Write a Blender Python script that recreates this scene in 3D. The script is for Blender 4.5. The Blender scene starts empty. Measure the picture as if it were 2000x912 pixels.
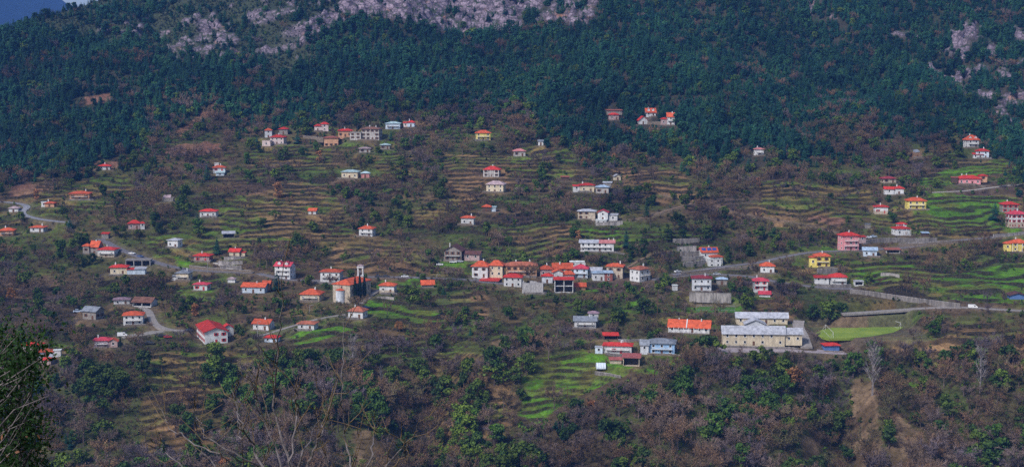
import bpy, bmesh, math, random
import numpy as np
from mathutils import Vector, Matrix

random.seed(11)
rng = np.random.default_rng(11)
scene = bpy.context.scene
col = scene.collection
R = math.radians

# ---------------------------------------------------------------- camera
F = 2747.0                      # focal length in photo pixels (2000 wide)
HORIZON = 150.0
PITCH = math.atan((456.0 - HORIZON) / F)
cd = bpy.data.cameras.new('camera')
cam = bpy.data.objects.new('camera', cd)
col.objects.link(cam)
cam.location = (0, 0, 0)
cam.rotation_euler = (math.pi / 2 - PITCH, 0, 0)
cd.sensor_width = 36
cd.lens = F / 2000 * 36
cd.clip_start = 0.5
cd.clip_end = 12000
scene.camera = cam

# ---------------------------------------------------------------- sky, sun, exposure
SUN_EL, SUN_AZ = 44, 222        # azimuth clockwise from +Y (behind the camera, to its left)
world = bpy.data.worlds.new('World')
scene.world = world
world.use_nodes = True
wn = world.node_tree
sky = wn.nodes.new('ShaderNodeTexSky')
sky.sky_type = 'NISHITA'
sky.sun_disc = False
sky.sun_elevation = R(SUN_EL)
sky.sun_rotation = R(SUN_AZ)
sky.air_density = 1.0
sky.dust_density = 2.0
sky.ozone_density = 1.0
bg = wn.nodes['Background']
bg.inputs['Strength'].default_value = 0.06
wn.links.new(sky.outputs[0], bg.inputs['Color'])
sd = bpy.data.lights.new('sun', 'SUN')
sd.energy = 1.5
sd.angle = R(9)
sd.color = (1.0, 0.975, 0.955)
sun = bpy.data.objects.new('sun', sd)
col.objects.link(sun)
sv = Vector((math.sin(R(SUN_AZ)) * math.cos(R(SUN_EL)), math.cos(R(SUN_AZ)) * math.cos(R(SUN_EL)), math.sin(R(SUN_EL))))
sun.rotation_euler = sv.to_track_quat('Z', 'Y').to_euler()
scene.view_settings.view_transform = 'Standard'
scene.view_settings.look = 'None'
scene.view_settings.exposure = 1.34
scene.view_settings.gamma = 1.0
scene.view_settings.use_curve_mapping = False
scene.cycles.max_bounces = 5
scene.cycles.diffuse_bounces = 2
scene.cycles.glossy_bounces = 1
scene.cycles.transmission_bounces = 1
scene.cycles.volume_bounces = 1
scene.cycles.use_denoising = False

# ---------------------------------------------------------------- helpers
CP, SP = math.cos(PITCH), math.sin(PITCH)

def project(x, y, z):
    dep = y * CP - z * SP
    dep = np.maximum(dep, 0.5)
    up = y * SP + z * CP
    return 1000 + F * x / dep, 456 - F * up / dep, dep

def ray(px, py):
    u = (456 - py) / F
    return np.array([(px - 1000) / F, CP + SP * u, -SP + CP * u])

def at_depth(px, py, Y):
    d = ray(px, py)
    return d * (Y / d[1])

_tab = {}
def vnoise(x, y, seed=0):
    if seed not in _tab:
        _tab[seed] = np.random.default_rng(1000 + seed).random((256, 256))
    T = _tab[seed]
    x = np.asarray(x, float); y = np.asarray(y, float)
    xi = np.floor(x).astype(int); yi = np.floor(y).astype(int)
    fx = x - xi; fy = y - yi
    fx = fx * fx * (3 - 2 * fx); fy = fy * fy * (3 - 2 * fy)
    a = T[xi & 255, yi & 255]; b = T[(xi + 1) & 255, yi & 255]
    c = T[xi & 255, (yi + 1) & 255]; d = T[(xi + 1) & 255, (yi + 1) & 255]
    return (a + (b - a) * fx) * (1 - fy) + (c + (d - c) * fx) * fy * 1.0 if False else (a * (1 - fx) + b * fx) * (1 - fy) + (c * (1 - fx) + d * fx) * fy

def fbm(x, y, seed=0, o=4):
    s = 0; a = 0.5; t = 0
    for i in range(o):
        s = s + a * vnoise(x * 2 ** i + 17 * i, y * 2 ** i + 31 * i, seed + i); t += a; a *= 0.5
    return s / t

def sstep(a, b, x):
    t = np.clip((x - a) / (b - a), 0, 1)
    return t * t * (3 - 2 * t)

def inpoly(px, py, poly):
    r = np.zeros(np.shape(px), bool)
    n = len(poly)
    for i in range(n):
        x1, y1 = poly[i]; x2, y2 = poly[(i + 1) % n]
        if y1 == y2: continue
        c = ((y1 > py) != (y2 > py)) & (px < (x2 - x1) * (py - y1) / (y2 - y1) + x1)
        r ^= c
    return r

def inany(px, py, polys):
    r = np.zeros(np.shape(px), bool)
    for p in polys: r |= inpoly(px, py, p)
    return r

# ---------------------------------------------------------------- terrain height
_pd = [(912, 610), (800, 652), (680, 702), (600, 760), (550, 810), (500, 855), (400, 935), (300, 1022), (240, 1080), (100, 1215), (0, 1305)]
_d = [-400, -60, -10, 2, 8, 20, 60, 200, 400, 520]
_z = [-20, -4, -1.7, -1.7, -6.5, -16, -46, -140, -214, -200]
for py_, dd in _pd:
    _d.append(dd); _z.append(at_depth(1000, py_, dd)[2])
_d += [1400, 1600, 1900, 2400, 3000]
_z += [_z[-1] + 55, _z[-1] + 160, _z[-1] + 235, _z[-1] + 240, _z[-1] + 200]
_dd = np.arange(-400, 3000, 2.0)
_zz = np.interp(_dd, _d, _z)
_k = np.hanning(31); _k /= _k.sum()
_zs = np.convolve(np.pad(_zz, 15, mode='edge'), _k, mode='valid')
_b = sstep(60, 140, _dd)
_zz = _zz * (1 - _b) + _zs * _b

def base_h(x, y):
    x = np.asarray(x, float); y = np.asarray(y, float)
    m = sstep(430, 560, y)
    de = y + m * (44 * (fbm(x / 170, y / 230, 3, 2) - 0.5) + 13 * (vnoise(x / 47, y / 60, 9) - 0.5))
    z = np.interp(de, _dd, _zz)
    lo = sstep(735, 640, y) * m
    for gx, w, dp in ((-32, 16, 18), (158, 13, 20), (-140, 22, 8), (75, 20, -7), (205, 16, 9)):
        g = x - gx - 10 * np.sin(y / 37 + gx)
        z = z - lo * dp * np.exp(-(g / w) ** 2)
    z = z + sstep(1075, 1190, y) * 44 * (fbm(x / 62 + .006 * y, y / 260, 17, 2) - .5)
    # skyline spur on the left side: the mountain falls away behind it
    rid = 22 + 0.51 * (x + 473) + 7 * (fbm(x / 22, y / 60, 21, 3) - 0.5) - 0.25 * np.maximum(y - 1310, 0)
    far = sstep(1150, 1230, y)
    z = np.where(far > 0, np.minimum(z, rid * far + (1 - far) * 1e3 + 0), z)
    return z

def hit(px, py, y0=560.0, y1=2200.0):
    d = ray(px, py)
    ys = np.arange(y0, y1, 0.5)
    t = ys / d[1]
    below = d[2] * t < base_h(d[0] * t, ys)
    i = int(np.argmax(below)) if below.any() else len(ys) - 1
    Y = ys[i]
    p = d * (Y / d[1])
    return np.array([p[0], Y, float(base_h(p[0], Y))])

# ---------------------------------------------------------------- materials
def nt(m):
    m.use_nodes = True
    return m.node_tree, m.node_tree.nodes, m.node_tree.links

MATS = {}
def mat(name, c, rough=0.8, var=0.25, scale=0.6, c2=None, bump=0.0, spec=0.25, metal=0.0, stretch=None, orand=0.0):
    """plain surface: colour with a two-octave world-space grain"""
    if name in MATS: return MATS[name]
    m = bpy.data.materials.new(name)
    t, N, Lk = nt(m)
    b = N['Principled BSDF']
    b.inputs['Roughness'].default_value = rough
    b.inputs['Specular IOR Level'].default_value = spec
    b.inputs['Metallic'].default_value = metal
    geo = N.new('ShaderNodeNewGeometry')
    vec = geo.outputs['Position']
    if stretch:
        mp = N.new('ShaderNodeMapping'); mp.inputs['Scale'].default_value = stretch
        Lk.new(vec, mp.inputs['Vector']); vec = mp.outputs['Vector']
    n = N.new('ShaderNodeTexNoise'); n.inputs['Scale'].default_value = scale; n.inputs['Detail'].default_value = 5; n.inputs['Roughness'].default_value = 0.65
    Lk.new(vec, n.inputs['Vector'])
    rp = N.new('ShaderNodeValToRGB')
    a = c2 if c2 else tuple(v * (1 - var) for v in c)
    e = rp.color_ramp.elements
    e[0].position = 0.36; e[0].color = (*a, 1)
    e[1].position = 0.66; e[1].color = (*[min(1, v * (1 + var * 0.35)) for v in c], 1)
    Lk.new(n.outputs['Fac'], rp.inputs['Fac'])
    oi = N.new('ShaderNodeObjectInfo')
    mo = N.new('ShaderNodeMapRange'); mo.inputs['To Min'].default_value = 1 - orand; mo.inputs['To Max'].default_value = 1 + orand * .6
    Lk.new(oi.outputs['Random'], mo.inputs['Value'])
    mm = N.new('ShaderNodeMix'); mm.data_type = 'RGBA'; mm.blend_type = 'MULTIPLY'; mm.inputs[0].default_value = 1.0
    Lk.new(rp.outputs['Color'], mm.inputs[6]); Lk.new(mo.outputs['Result'], mm.inputs[7])
    Lk.new(mm.outputs[2], b.inputs['Base Color'])
    if bump:
        bp = N.new('ShaderNodeBump'); bp.inputs['Strength'].default_value = bump; bp.inputs['Distance'].default_value = 0.15
        Lk.new(n.outputs['Fac'], bp.inputs['Height']); Lk.new(bp.outputs['Normal'], b.inputs['Normal'])
    MATS[name] = m
    return m

def leafmat(name, cols, rough=0.7, trans=0.0):
    """foliage / bark: every plant picks its own tone between the colours"""
    m = bpy.data.materials.new(name)
    t, N, Lk = nt(m)
    b = N['Principled BSDF']
    b.inputs['Roughness'].default_value = rough
    b.inputs['Specular IOR Level'].default_value = 0.15
    oi = N.new('ShaderNodeObjectInfo')
    rp = N.new('ShaderNodeValToRGB')
    el = rp.color_ramp.elements
    while len(el) < len(cols): el.new(0.5)
    for i, c in enumerate(cols):
        el[i].position = i / max(1, len(cols) - 1); el[i].color = (*c, 1)
    geo = N.new('ShaderNodeNewGeometry')
    nh = N.new('ShaderNodeTexNoise'); nh.inputs['Scale'].default_value = 0.022; nh.inputs['Detail'].default_value = 3
    Lk.new(geo.outputs['Position'], nh.inputs['Vector'])
    mh = N.new('ShaderNodeMapRange'); mh.inputs['From Min'].default_value = .36; mh.inputs['From Max'].default_value = .64; mh.inputs['To Max'].default_value = .5
    Lk.new(nh.outputs['Fac'], mh.inputs['Value'])
    ma = N.new('ShaderNodeMath'); ma.operation = 'MULTIPLY_ADD'; ma.inputs[1].default_value = .5
    Lk.new(oi.outputs['Random'], ma.inputs[0]); Lk.new(mh.outputs['Result'], ma.inputs[2]); Lk.new(ma.outputs[0], rp.inputs['Fac'])
    n = N.new('ShaderNodeTexNoise'); n.inputs['Scale'].default_value = 0.55; n.inputs['Detail'].default_value = 3
    Lk.new(geo.outputs['Position'], n.inputs['Vector'])
    mr = N.new('ShaderNodeMapRange'); mr.inputs['From Min'].default_value = 0.3; mr.inputs['From Max'].default_value = 0.7
    mr.inputs['To Min'].default_value = 0.6; mr.inputs['To Max'].default_value = 1.4
    Lk.new(n.outputs['Fac'], mr.inputs['Value'])
    mx = N.new('ShaderNodeMix'); mx.data_type = 'RGBA'; mx.blend_type = 'MULTIPLY'; mx.inputs[0].default_value = 1.0
    Lk.new(rp.outputs['Color'], mx.inputs[6]); Lk.new(mr.outputs['Result'], mx.inputs[7])
    nb = N.new('ShaderNodeTexNoise'); nb.inputs['Scale'].default_value = 0.016; nb.inputs['Detail'].default_value = 4
    Lk.new(geo.outputs['Position'], nb.inputs['Vector'])
    m2 = N.new('ShaderNodeMapRange'); m2.inputs['From Min'].default_value = 0.34; m2.inputs['From Max'].default_value = 0.66
    m2.inputs['To Min'].default_value = 0.62; m2.inputs['To Max'].default_value = 1.45
    Lk.new(nb.outputs['Fac'], m2.inputs['Value'])
    mx2 = N.new('ShaderNodeMix'); mx2.data_type = 'RGBA'; mx2.blend_type = 'MULTIPLY'; mx2.inputs[0].default_value = 1.0
    Lk.new(mx.outputs[2], mx2.inputs[6]); Lk.new(m2.outputs['Result'], mx2.inputs[7])
    Lk.new(mx2.outputs[2], b.inputs['Base Color'])
    MATS[name] = m
    return m

# ---------------------------------------------------------------- object helpers
def mesh(name, v, f, m=None, smooth=False):
    me = bpy.data.meshes.new(name)
    me.from_pydata([tuple(p) for p in v], [], [tuple(q) for q in f])
    if m is not None:
        for k in (m if isinstance(m, (list, tuple)) else [m]): me.materials.append(k)
    if smooth:
        me.polygons.foreach_set('use_smooth', [True] * len(me.polygons))
    me.update()
    return me

def link(name, data, parent=None, loc=None, rz=None, scale=None):
    o = bpy.data.objects.new(name, data)
    col.objects.link(o)
    if parent is not None: o.parent = parent
    if loc is not None: o.location = loc
    if rz is not None: o.rotation_euler = (0, 0, rz)
    if scale is not None: o.scale = scale
    return o

def tag(o, label, cat, group=None, kind=None):
    if label: o['label'] = label
    if cat: o['category'] = cat
    if group: o['group'] = group
    if kind: o['kind'] = kind
    return o

class MB:
    """collects boxes, prisms and tubes into one mesh"""
    def __init__(s): s.v = []; s.f = []
    def add(s, v, f):
        n = len(s.v); s.v += [tuple(p) for p in v]; s.f += [tuple(i + n for i in q) for q in f]; return s
    def box(s, x0, x1, y0, y1, z0, z1):
        return s.add([(x0, y0, z0), (x1, y0, z0), (x1, y1, z0), (x0, y1, z0), (x0, y0, z1), (x1, y0, z1), (x1, y1, z1), (x0, y1, z1)],
                     [(0, 3, 2, 1), (4, 5, 6, 7), (0, 1, 5, 4), (1, 2, 6, 5), (2, 3, 7, 6), (3, 0, 4, 7)])
    def tube(s, pts, rad, n=5):
        pts = [Vector(p) for p in pts]; m = len(pts); V = []; Fc = []
        for i, p in enumerate(pts):
            t = (pts[min(i + 1, m - 1)] - pts[max(i - 1, 0)])
            t = t.normalized() if t.length > 1e-9 else Vector((0, 0, 1))
            a = t.cross(Vector((0.13, 0.97, 0.21))); a = a.normalized() if a.length > 1e-6 else Vector((1, 0, 0))
            b = t.cross(a)
            r = rad[i] if hasattr(rad, '__len__') else rad
            for k in range(n):
                an = 2 * math.pi * k / n
                V.append(p + (a * math.cos(an) + b * math.sin(an)) * r)
        for i in range(m - 1):
            for k in range(n):
                k2 = (k + 1) % n
                Fc.append((i * n + k, i * n + k2, (i + 1) * n + k2, (i + 1) * n + k))
        Fc.append(tuple(range(n - 1, -1, -1))); Fc.append(tuple((m - 1) * n + k for k in range(n)))
        return s.add(V, Fc)
    def obj(s, name, m, parent=None, **k):
        return link(name, mesh(name, s.v, s.f, m), parent, **k)
# ---------------------------------------------------------------- buildings: where they stand in the valley
# x0 x1: ends of the walls, yr ye yb: ridge, eaves, foot of the front wall, all as seen in the photograph;
# each is then set on the hillside at its own distance and gets its real size from there.
BLD = []
def B(label, x0, x1, yr, ye, yb, roof='hip', rc='red', wc='white', yaw=0, r=0.8, fl='', wings=(), name='house', cat='house', lm=None):
    BLD.append(dict(label=label, x0=x0, x1=x1, yr=yr, ye=ye, yb=yb, roof=roof, rc=rc, wc=wc, yaw=yaw, r=r, fl=fl, wings=wings, name=name, cat=cat, lm=lm))
# flags: b balcony, v veranda with posts, p stone plinth, s red shutters, n no windows, c no chimney, o open front, g wooden shutters, d dormers
# --- far left, upper slope
B('small white bungalow with bright red roof, alone below the fir forest', 193, 217, 320.5, 325, 332, 'hip', 'red', 'white', 8, .9, lm='the lone red-roofed bungalow')
B('peach two-storey guesthouse with long balconies above the left road bend', 138, 178, 373.5, 379, 390.5, 'hip', 'orange', 'peach', 4, .7, 'b', lm='the peach guesthouse with balconies')
B('low peach cottage with white box annex by the left road bend', 90, 108, 394, 397.5, 404.5, 'hip', 'orange', 'peach', 0, .9, '', [(82, 91, 394, 395, 403, 'flat', 'white', 'white')], lm='the peach cottage at the left road bend')
B('tiny white hut with washed-out pink roof beside the left road', 20, 38, 402.5, 407, 414, 'hip', 'pinkgrey', 'white', 0, .9, 'c')
B('orange-roofed peach house at the left edge of the picture', 1, 29, 444.5, 451, 461, 'hip', 'orange', 'peach', 6, .8, 'b')
B('white bungalow with orange roof between left edge and the long road', 62, 90, 440.5, 445, 453.5, 'hip', 'orange', 'white', -5, .8, '')
B('white cottage with orange roof and pale blue lean-to, under the red earth cut', 416, 441, 322.5, 328, 335, 'hip', 'orange', 'white', 6, .8, 's', [(424, 441, 333, 337, 343, 'shed', 'teal', 'bluewhite'), (419, 428, 318.5, 320, 325, 'flat', 'white', 'white')], lm='the cottage under the red earth cut')
B('roofless grey stone ruin half hidden in bushes', 318, 340, 384, 386, 394, 'ruin', 'pinkgrey', 'stone', 5, .8, 'nc', name='ruined_house', cat='ruin')
B('red-roofed white house sunk behind green bushes on the left slope', 393, 424, 407.5, 413, 424, 'hip', 'red', 'white', 0, .8, 'c', lm='the red-roofed house sunk in bushes')
B('rose stone house with red roof and white annex above the long road', 251, 275, 429.5, 437, 448, 'hip', 'red', 'rosestone', 8, .8, 'c', [(274, 283, 434, 436.5, 444, 'hip', 'red', 'white')])
B('white cubic house with pale metal roof among bare trees', 329, 355, 466, 470, 484, 'hip', 'palemetal', 'white', -14, .9, 'c', lm='the white cubic house with pale metal roof')
B('collapsed shed under a sagging sheet of white corrugated metal', 434, 459, 452, 457, 465, 'shed', 'palemetal', 'stone', 12, .7, 'nco', name='collapsed_shed', cat='shed')
B('orange gabled house leading the row where the long road starts', 178, 199, 470.5, 481, 496, 'gablex', 'orange', 'stone', -15, .9, '', [(163, 179, 475, 481, 493, 'hip', 'orange', 'stone')], lm='the orange gabled house on the long road')
B('white house with red roof and two balconies hanging below the long road', 194, 230, 481.5, 488, 502, 'hip', 'red', 'white', -6, .8, 'bp')
B('little red hut just above the long road', 200, 213, 456, 459, 463, 'shed', 'red', 'stone', 0, .8, 'nc', name='hut', cat='hut')
B('square grey-rose house with red roof and red shutters', 381, 414, 493.5, 500, 511.5, 'hip', 'red', 'rosestone', -6, .8, 's', lm='the grey-rose house with red shutters')
B('beige gabled house with red roof on top of stone terrace walls', 449, 472, 485.5, 491, 501, 'gablex', 'red', 'cream', -10, .8, '', [(471, 480, 492, 494, 500, 'shed', 'red', 'cream')], lm='the gabled house on stone terrace walls')
B('cream house with flat red hip roof below the long road', 217, 251, 516, 522.5, 536, 'hip', 'red', 'cream', 5, .8, '', [(249, 266, 524, 527, 533, 'shed', 'red', 'bluewhite'), (265, 285, 522, 526, 532, 'shed', 'palemetal', 'bluewhite')], lm='the cream house below the long road')
B('unfinished flat grey concrete building under the long road', 247, 296, 507, 508.5, 521, 'flat', 'concrete', 'concrete', 4, .5, 'oc', name='concrete_building', cat='building')
B('cream house with slate grey roof and wide porch', 346, 374, 526.5, 534, 548, 'hip', 'slate', 'cream', -8, .9, 'b', [(337, 350, 539, 541, 547, 'shed', 'slate', 'white')], lm='the slate-roofed cream house')
B('small white house with pink-red roof and red shutters', 380, 410, 551.5, 556, 567.5, 'hip', 'pinkred', 'white', -8, .8, 's', lm='the small white house with pink-red roof')
B('white house with orange roof, an orange-roofed hut at its back', 475, 523, 553, 560, 572.5, 'gablex', 'orange', 'bluewhite', -6, .7, '', [(514, 530, 548.5, 553, 561, 'gablex', 'orange', 'peach')])
B('tiny pale kiosk with rusty roof on a slope path', 446, 460, 542.5, 546, 552, 'hip', 'pinkgrey', 'white', 0, .9, 'nc', name='kiosk', cat='hut')
B('low beige house with dull violet roof beside the brown barn', 222, 255, 581.5, 586, 596, 'hip', 'violet', 'white', 10, .7, 'c', lm='the low house with dull violet roof')
B('open barn with broad brown metal roof', 262, 305, 580.5, 590, 599, 'gablex', 'brown', 'white', -10, .8, 'noc', name='barn', cat='barn', lm='the brown-roofed open barn')
B('grey stone house with slate gable roof on the lower left', 163, 202, 599.5, 608, 625, 'gablex', 'slate', 'stone', -22, .8, 'c', lm='the grey stone house with slate roof')
B('square white two-storey house with orange roof and small balcony', 241, 282, 607, 616, 635.5, 'hip', 'orange', 'white', 9, .8, 'bc', lm='the square white house with orange roof')
B('long white school-like building with red roof and red window bands', 376, 452, 636, 648, 672, 'gabley', 'red', 'white', 22, 2.1, 'sc', [(432, 457, 633, 640, 652, 'gabley', 'red', 'white')], name='long_building', cat='building', lm='the long red-windowed building')
B('mauve house with pink-red roof by the lower parking street', 185, 216, 657.5, 665, 678.5, 'hip', 'pinkred', 'mauve', 6, .8, 'b', [(213, 231, 660, 666, 677, 'gabley', 'orange', 'rosestone')], lm='the mauve house by the lower parking street')
B('long low shed with red roof on the lower left edge', 43, 84, 668.5, 675, 684, 'hip', 'red', 'stone', -8, .6, 'cn', name='shed', cat='shed')
B('blue-white bungalow with orange roof and white box annex', 78, 106, 681, 688, 697, 'hip', 'orange', 'bluewhite', 8, .8, 'c', [(105, 120, 683.5, 684.5, 692, 'flat', 'white', 'white')])
B('hut with red roof peeking out behind the near foliage', 80, 106, 698, 704, 713, 'hip', 'red', 'rosestone', -10, .8, 'c')
# --- upper middle
B('narrow grey tower house with orange roof at the upper hamlet', 517, 532, 251, 255.5, 269, 'hip', 'orange', 'greywhite', 6, .9, 'c')
B('dark stone house with red roof next to the narrow tower house', 546, 563, 248.5, 253, 263, 'hip', 'red', 'stone', 0, .9, 'c')
B('rose-white long house with red roof and white terrace block', 529, 559, 263.5, 269, 283, 'hip', 'red', 'palerose', -8, .8, '', [(515, 533, 273.5, 275, 285, 'flat', 'palerose', 'palerose')], lm='the rose-white long house')
B('stepped pale rose house with two red roofs below the firs', 614, 628, 242.5, 247, 257, 'hip', 'red', 'palerose', 5, .9, 'c', [(626, 642, 238.5, 243, 256, 'hip', 'red', 'palerose')], lm='the stepped house with two red roofs')
B('peach house with red roof and orange-roofed lower wing', 660, 689, 251.5, 256, 268, 'hip', 'red', 'peach', 6, .7, '', [(635, 664, 265, 269, 286, 'hip', 'brownred', 'peach')])
B('big three-storey grey stone mansion with brown roof and low left wing', 707, 746, 248.5, 253, 274.5, 'hip', 'brown', 'greystone', -10, .7, 'g', [(684, 709, 258, 259.5, 272, 'flat', 'greystone', 'greystone')], name='stone_mansion', lm='the big grey stone mansion')
B('bluish house with pale green roof close under the forest', 754, 782, 238, 242, 252.5, 'hip', 'teal', 'bluewhite', 0, .8, 'bc')
B('little red-roofed bluish house at the end of the upper row', 796, 811, 235.5, 240, 248, 'hip', 'red', 'bluewhite', -6, .9, '', [(788, 797, 238.5, 240.5, 247, 'shed', 'red', 'palerose')])
B('lone yellow house with orange roof and dark veranda under the forest', 929, 958, 254.5, 260.5, 274.5, 'hip', 'orange', 'yellow', 4, .75, 'bc', lm='the lone yellow house under the forest')
B('crumbling stone house with sunken pinkish slab roof', 701, 724, 287.5, 291, 298.5, 'hip', 'pinkgrey', 'greystone', 8, .8, 'c')
B('small stone house with pale green metal roof below the mansion', 744, 762, 280.5, 284, 292, 'hip', 'teal', 'stone', 0, .9, 'c')
B('cream house with pale green metal roof and row of dark windows', 668, 703, 331.5, 336.5, 349, 'hip', 'teal', 'cream', -8, .7, 'c', lm='the cream green-roofed house')
B('little hut with pale green roof and red-painted base', 706, 722, 334.5, 339, 347.5, 'hip', 'teal', 'rosewall', 0, .9, 'c', name='hut', cat='hut')
B('red-roofed pavilion house with white veranda posts', 945, 978, 324.5, 332, 345.5, 'hip', 'red', 'greystone', -8, .8, 'v', lm='the pavilion house with veranda posts')
B('large cream ruin with grey-pink slate roof and tall windows', 950, 988, 353.5, 361, 376.5, 'hip', 'pinkgrey', 'cream', -12, .7, 'c', lm='the large cream ruin with slate roof')
B('dark timber hut with orange pyramid roof', 942, 960, 399, 404.5, 413.5, 'hip', 'orange', 'darkwood', -5, .9, 'c', [(959, 969, 404, 406, 411, 'shed', 'teal', 'bluewhite')], name='hut', cat='hut')
B('white cottage with orange roof on the middle slope below the timber hut', 901, 928, 420.5, 426, 439, 'hip', 'orange', 'white', -8, .8, '', lm='the white cottage below the timber hut')
B('orange-roofed white cottage nearly swallowed by green bushes', 603, 620, 407, 411.5, 418.5, 'gablex', 'orange', 'white', -10, .8, 'c')
B('white two-storey house with orange roof alone on middle terraces', 702, 733, 440.5, 447.5, 462.5, 'hip', 'orange', 'white', -12, .8, 'b', lm='the lone white balcony house')
B('dark chalet hotel with steep brown gable and stone balconies', 868, 908, 478, 490, 510, 'gabley', 'darkbrown', 'stone', -10, 1.0, 'bg', [(906, 941, 492, 496, 507, 'gablex', 'darkbrown', 'rosestone')], name='chalet', cat='hotel', lm='the dark chalet hotel')
B('tall white three-storey house with red dormer roof', 538, 576, 512, 519.5, 546, 'gablex', 'pinkred', 'white', -16, .8, 'bd', lm='the tall white house with red dormer roof')
B('white house with flat orange roof left of the church', 627, 669, 525.5, 531, 553, 'hip', 'orange', 'white', -8, .7, 'b', lm='the white house left of the church')
B('house with broad orange pyramid roof below the church', 588, 631, 563.5, 575.5, 588.5, 'hip', 'orange', 'cream', -8, .9, 'b', lm='the broad pyramid-roofed house')
B('white house on a stone base right of the church path', 742, 774, 550.5, 558, 573, 'hip', 'orange', 'white', -8, .8, 'p', lm='the white house right of the church path')
B('orange roof of a low house half buried in shrubs', 822, 848, 548.5, 556, 562, 'gablex', 'orange', 'stone', 8, .8, 'nc')
B('white cottage with weathered orange roof above the bright green strips', 681, 717, 598.5, 609, 622.5, 'hip', 'weathered', 'white', -14, .9, '', lm='the cottage above the green strips')
B('white cottage with orange roof and side gable near the lower path', 496, 534, 623.5, 632, 645, 'gablex', 'orange', 'white', -12, .9, '', lm='the white cottage near the lower path')
B('low white bungalow with dull orange roof and dark porch', 583, 620, 626.5, 633.5, 645, 'hip', 'weathered', 'white', -10, .8, 'c', lm='the low bungalow with dark porch')
B('small blue-white hut with bright red roof below the lower path', 518, 546, 653.5, 660, 668.5, 'hip', 'red', 'bluewhite', -8, .8, 'c', name='hut', cat='hut')
# --- top right of centre
B('reddish house with red roof half hidden among firs', 1189, 1208, 220.5, 225, 234.5, 'hip', 'red', 'rosestone', 4, .8, 'c', [(1185, 1214, 215.5, 217, 221, 'shed', 'brownred', 'stone')])
B('white attic house with two dormers at the top of the village', 1260, 1280, 212.5, 219.5, 228, 'gablex', 'orange', 'white', 6, .8, 'd', lm='the white attic house')
B('white gable-fronted house with red roof below the attic house', 1245, 1264, 227.5, 235, 243, 'gabley', 'red', 'white', 8, 1.0, 'c')
B('tall white house with orange roof and lower red-roofed block', 1302, 1318, 221, 228, 245, 'gablex', 'orange', 'white', -6, .9, 'b', [(1290, 1303, 230.5, 233, 244, 'hip', 'red', 'rosestone')], lm='the tall white house under the firs')
B('lone white two-storey house at the edge of the dark firs', 1473, 1491, 288.5, 292.5, 304.5, 'hip', 'palered', 'white', 8, .8, 'b', lm='the lone white house by the firs')
B('stone cottage with faded pink roof and arched openings', 1002, 1026, 290.5, 296, 305.5, 'hip', 'palered', 'greystone', 4, .8, 'c')
B('tiny grey-roofed white hut among dark bushes', 1051, 1061, 273.5, 277, 284.5, 'shed', 'slate', 'white', 0, .9, 'c', name='hut', cat='hut')
B('small cream chapel-like hut with grey gable roof', 1198, 1212, 341, 345, 352.5, 'gabley', 'palemetal', 'cream', 10, 1.0, 'c', name='hut', cat='hut')
B('dark shed under a flat red roof in the middle thicket', 1096, 1111, 344, 346.5, 352, 'shed', 'brownred', 'darkwood', 0, .8, 'nc', name='shed', cat='shed')
B('cream arcaded house with red roofs in the middle hamlet', 1131, 1160, 357.5, 362.5, 375.5, 'hip', 'red', 'cream', 6, .7, '', [(1119, 1132, 361, 364, 371, 'shed', 'red', 'white')], lm='the cream arcaded house')
B('stone house with blue-grey metal roof beside the arcaded house', 1163, 1190, 361, 366, 377.5, 'hip', 'bluemetal', 'greystone', -6, .8, 'c', [(1178, 1195, 356, 358, 363, 'shed', 'palemetal', 'stone')])
B('rough stone house with streaked white metal roof', 1128, 1165, 408.5, 413.5, 428.5, 'hip', 'palemetal', 'beigestone', -8, .7, 'gc', lm='the rough stone house with streaked roof')
B('white gable house with terrace right of the rough stone house', 1167, 1189, 409.5, 415, 430, 'gabley', 'pinkred', 'white', -8, 1.0, 'c', [(1188, 1207, 417.5, 420, 431, 'shed', 'palemetal', 'white'), (1162, 1185, 428, 429, 437, 'flat', 'white', 'white')], lm='the white gable house with terrace')
B('long white row house with half grey, half red roof', 1133, 1200, 469.5, 475, 492.5, 'gablex', 'mixed', 'white', -6, .35, 'b', name='row_house', lm='the long white row house')
# --- right, upper
B('white house with steep orange roof and balconies at the upper right', 1884, 1909, 263.5, 274, 288.5, 'hip', 'orange', 'white', 6, .9, 'bd', lm='the steep-roofed white house')
B('red-roofed house with lower red porch at the upper right forest edge', 1904, 1932, 290.5, 296, 309.5, 'hip', 'red', 'bluewhite', -14, .8, '', [(1899, 1920, 299, 302, 309.5, 'shed', 'red', 'white')], lm='the red-roofed house with red porch')
B('brown stone ruin with broken grey roof in bare woodland', 1779, 1798, 292.5, 297, 308.5, 'ruin', 'slate', 'brownstone', 10, .9, 'c', name='ruined_house', cat='ruin', lm='the brown stone ruin')
B('rose stone barn with dark crimson roof above the white villa', 1720, 1748, 344.5, 349.5, 357.5, 'hip', 'crimson', 'beigestone', 5, .8, 'c')
B('white villa of two blocks with red roofs and tall chimney', 1745, 1765, 363.5, 369, 380.5, 'hip', 'red', 'white', -8, .9, '', [(1726, 1746, 365.5, 369, 378.5, 'gablex', 'red', 'white')], lm='the white two-block villa')
B('long rose-pink house with red roofs above green terraces', 1869, 1913, 342.5, 350, 360.5, 'hip', 'red', 'pink', -5, .6, '', [(1858, 1870, 346, 348, 353, 'shed', 'brownred', 'darkwood'), (1911, 1927, 340.5, 344, 352, 'hip', 'red', 'peach')], lm='the long rose-pink house')
B('bright yellow two-storey house with orange roof, grey balcony band', 1769, 1807, 385.5, 393, 409.5, 'hip', 'orange', 'yellow', -5, .75, 'b', lm='the bright yellow house with balcony band')
B('white house with red trim and stone base left of the yellow house', 1706, 1734, 400.5, 405, 418.5, 'hip', 'red', 'white', -8, .85, 'ps')
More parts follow.
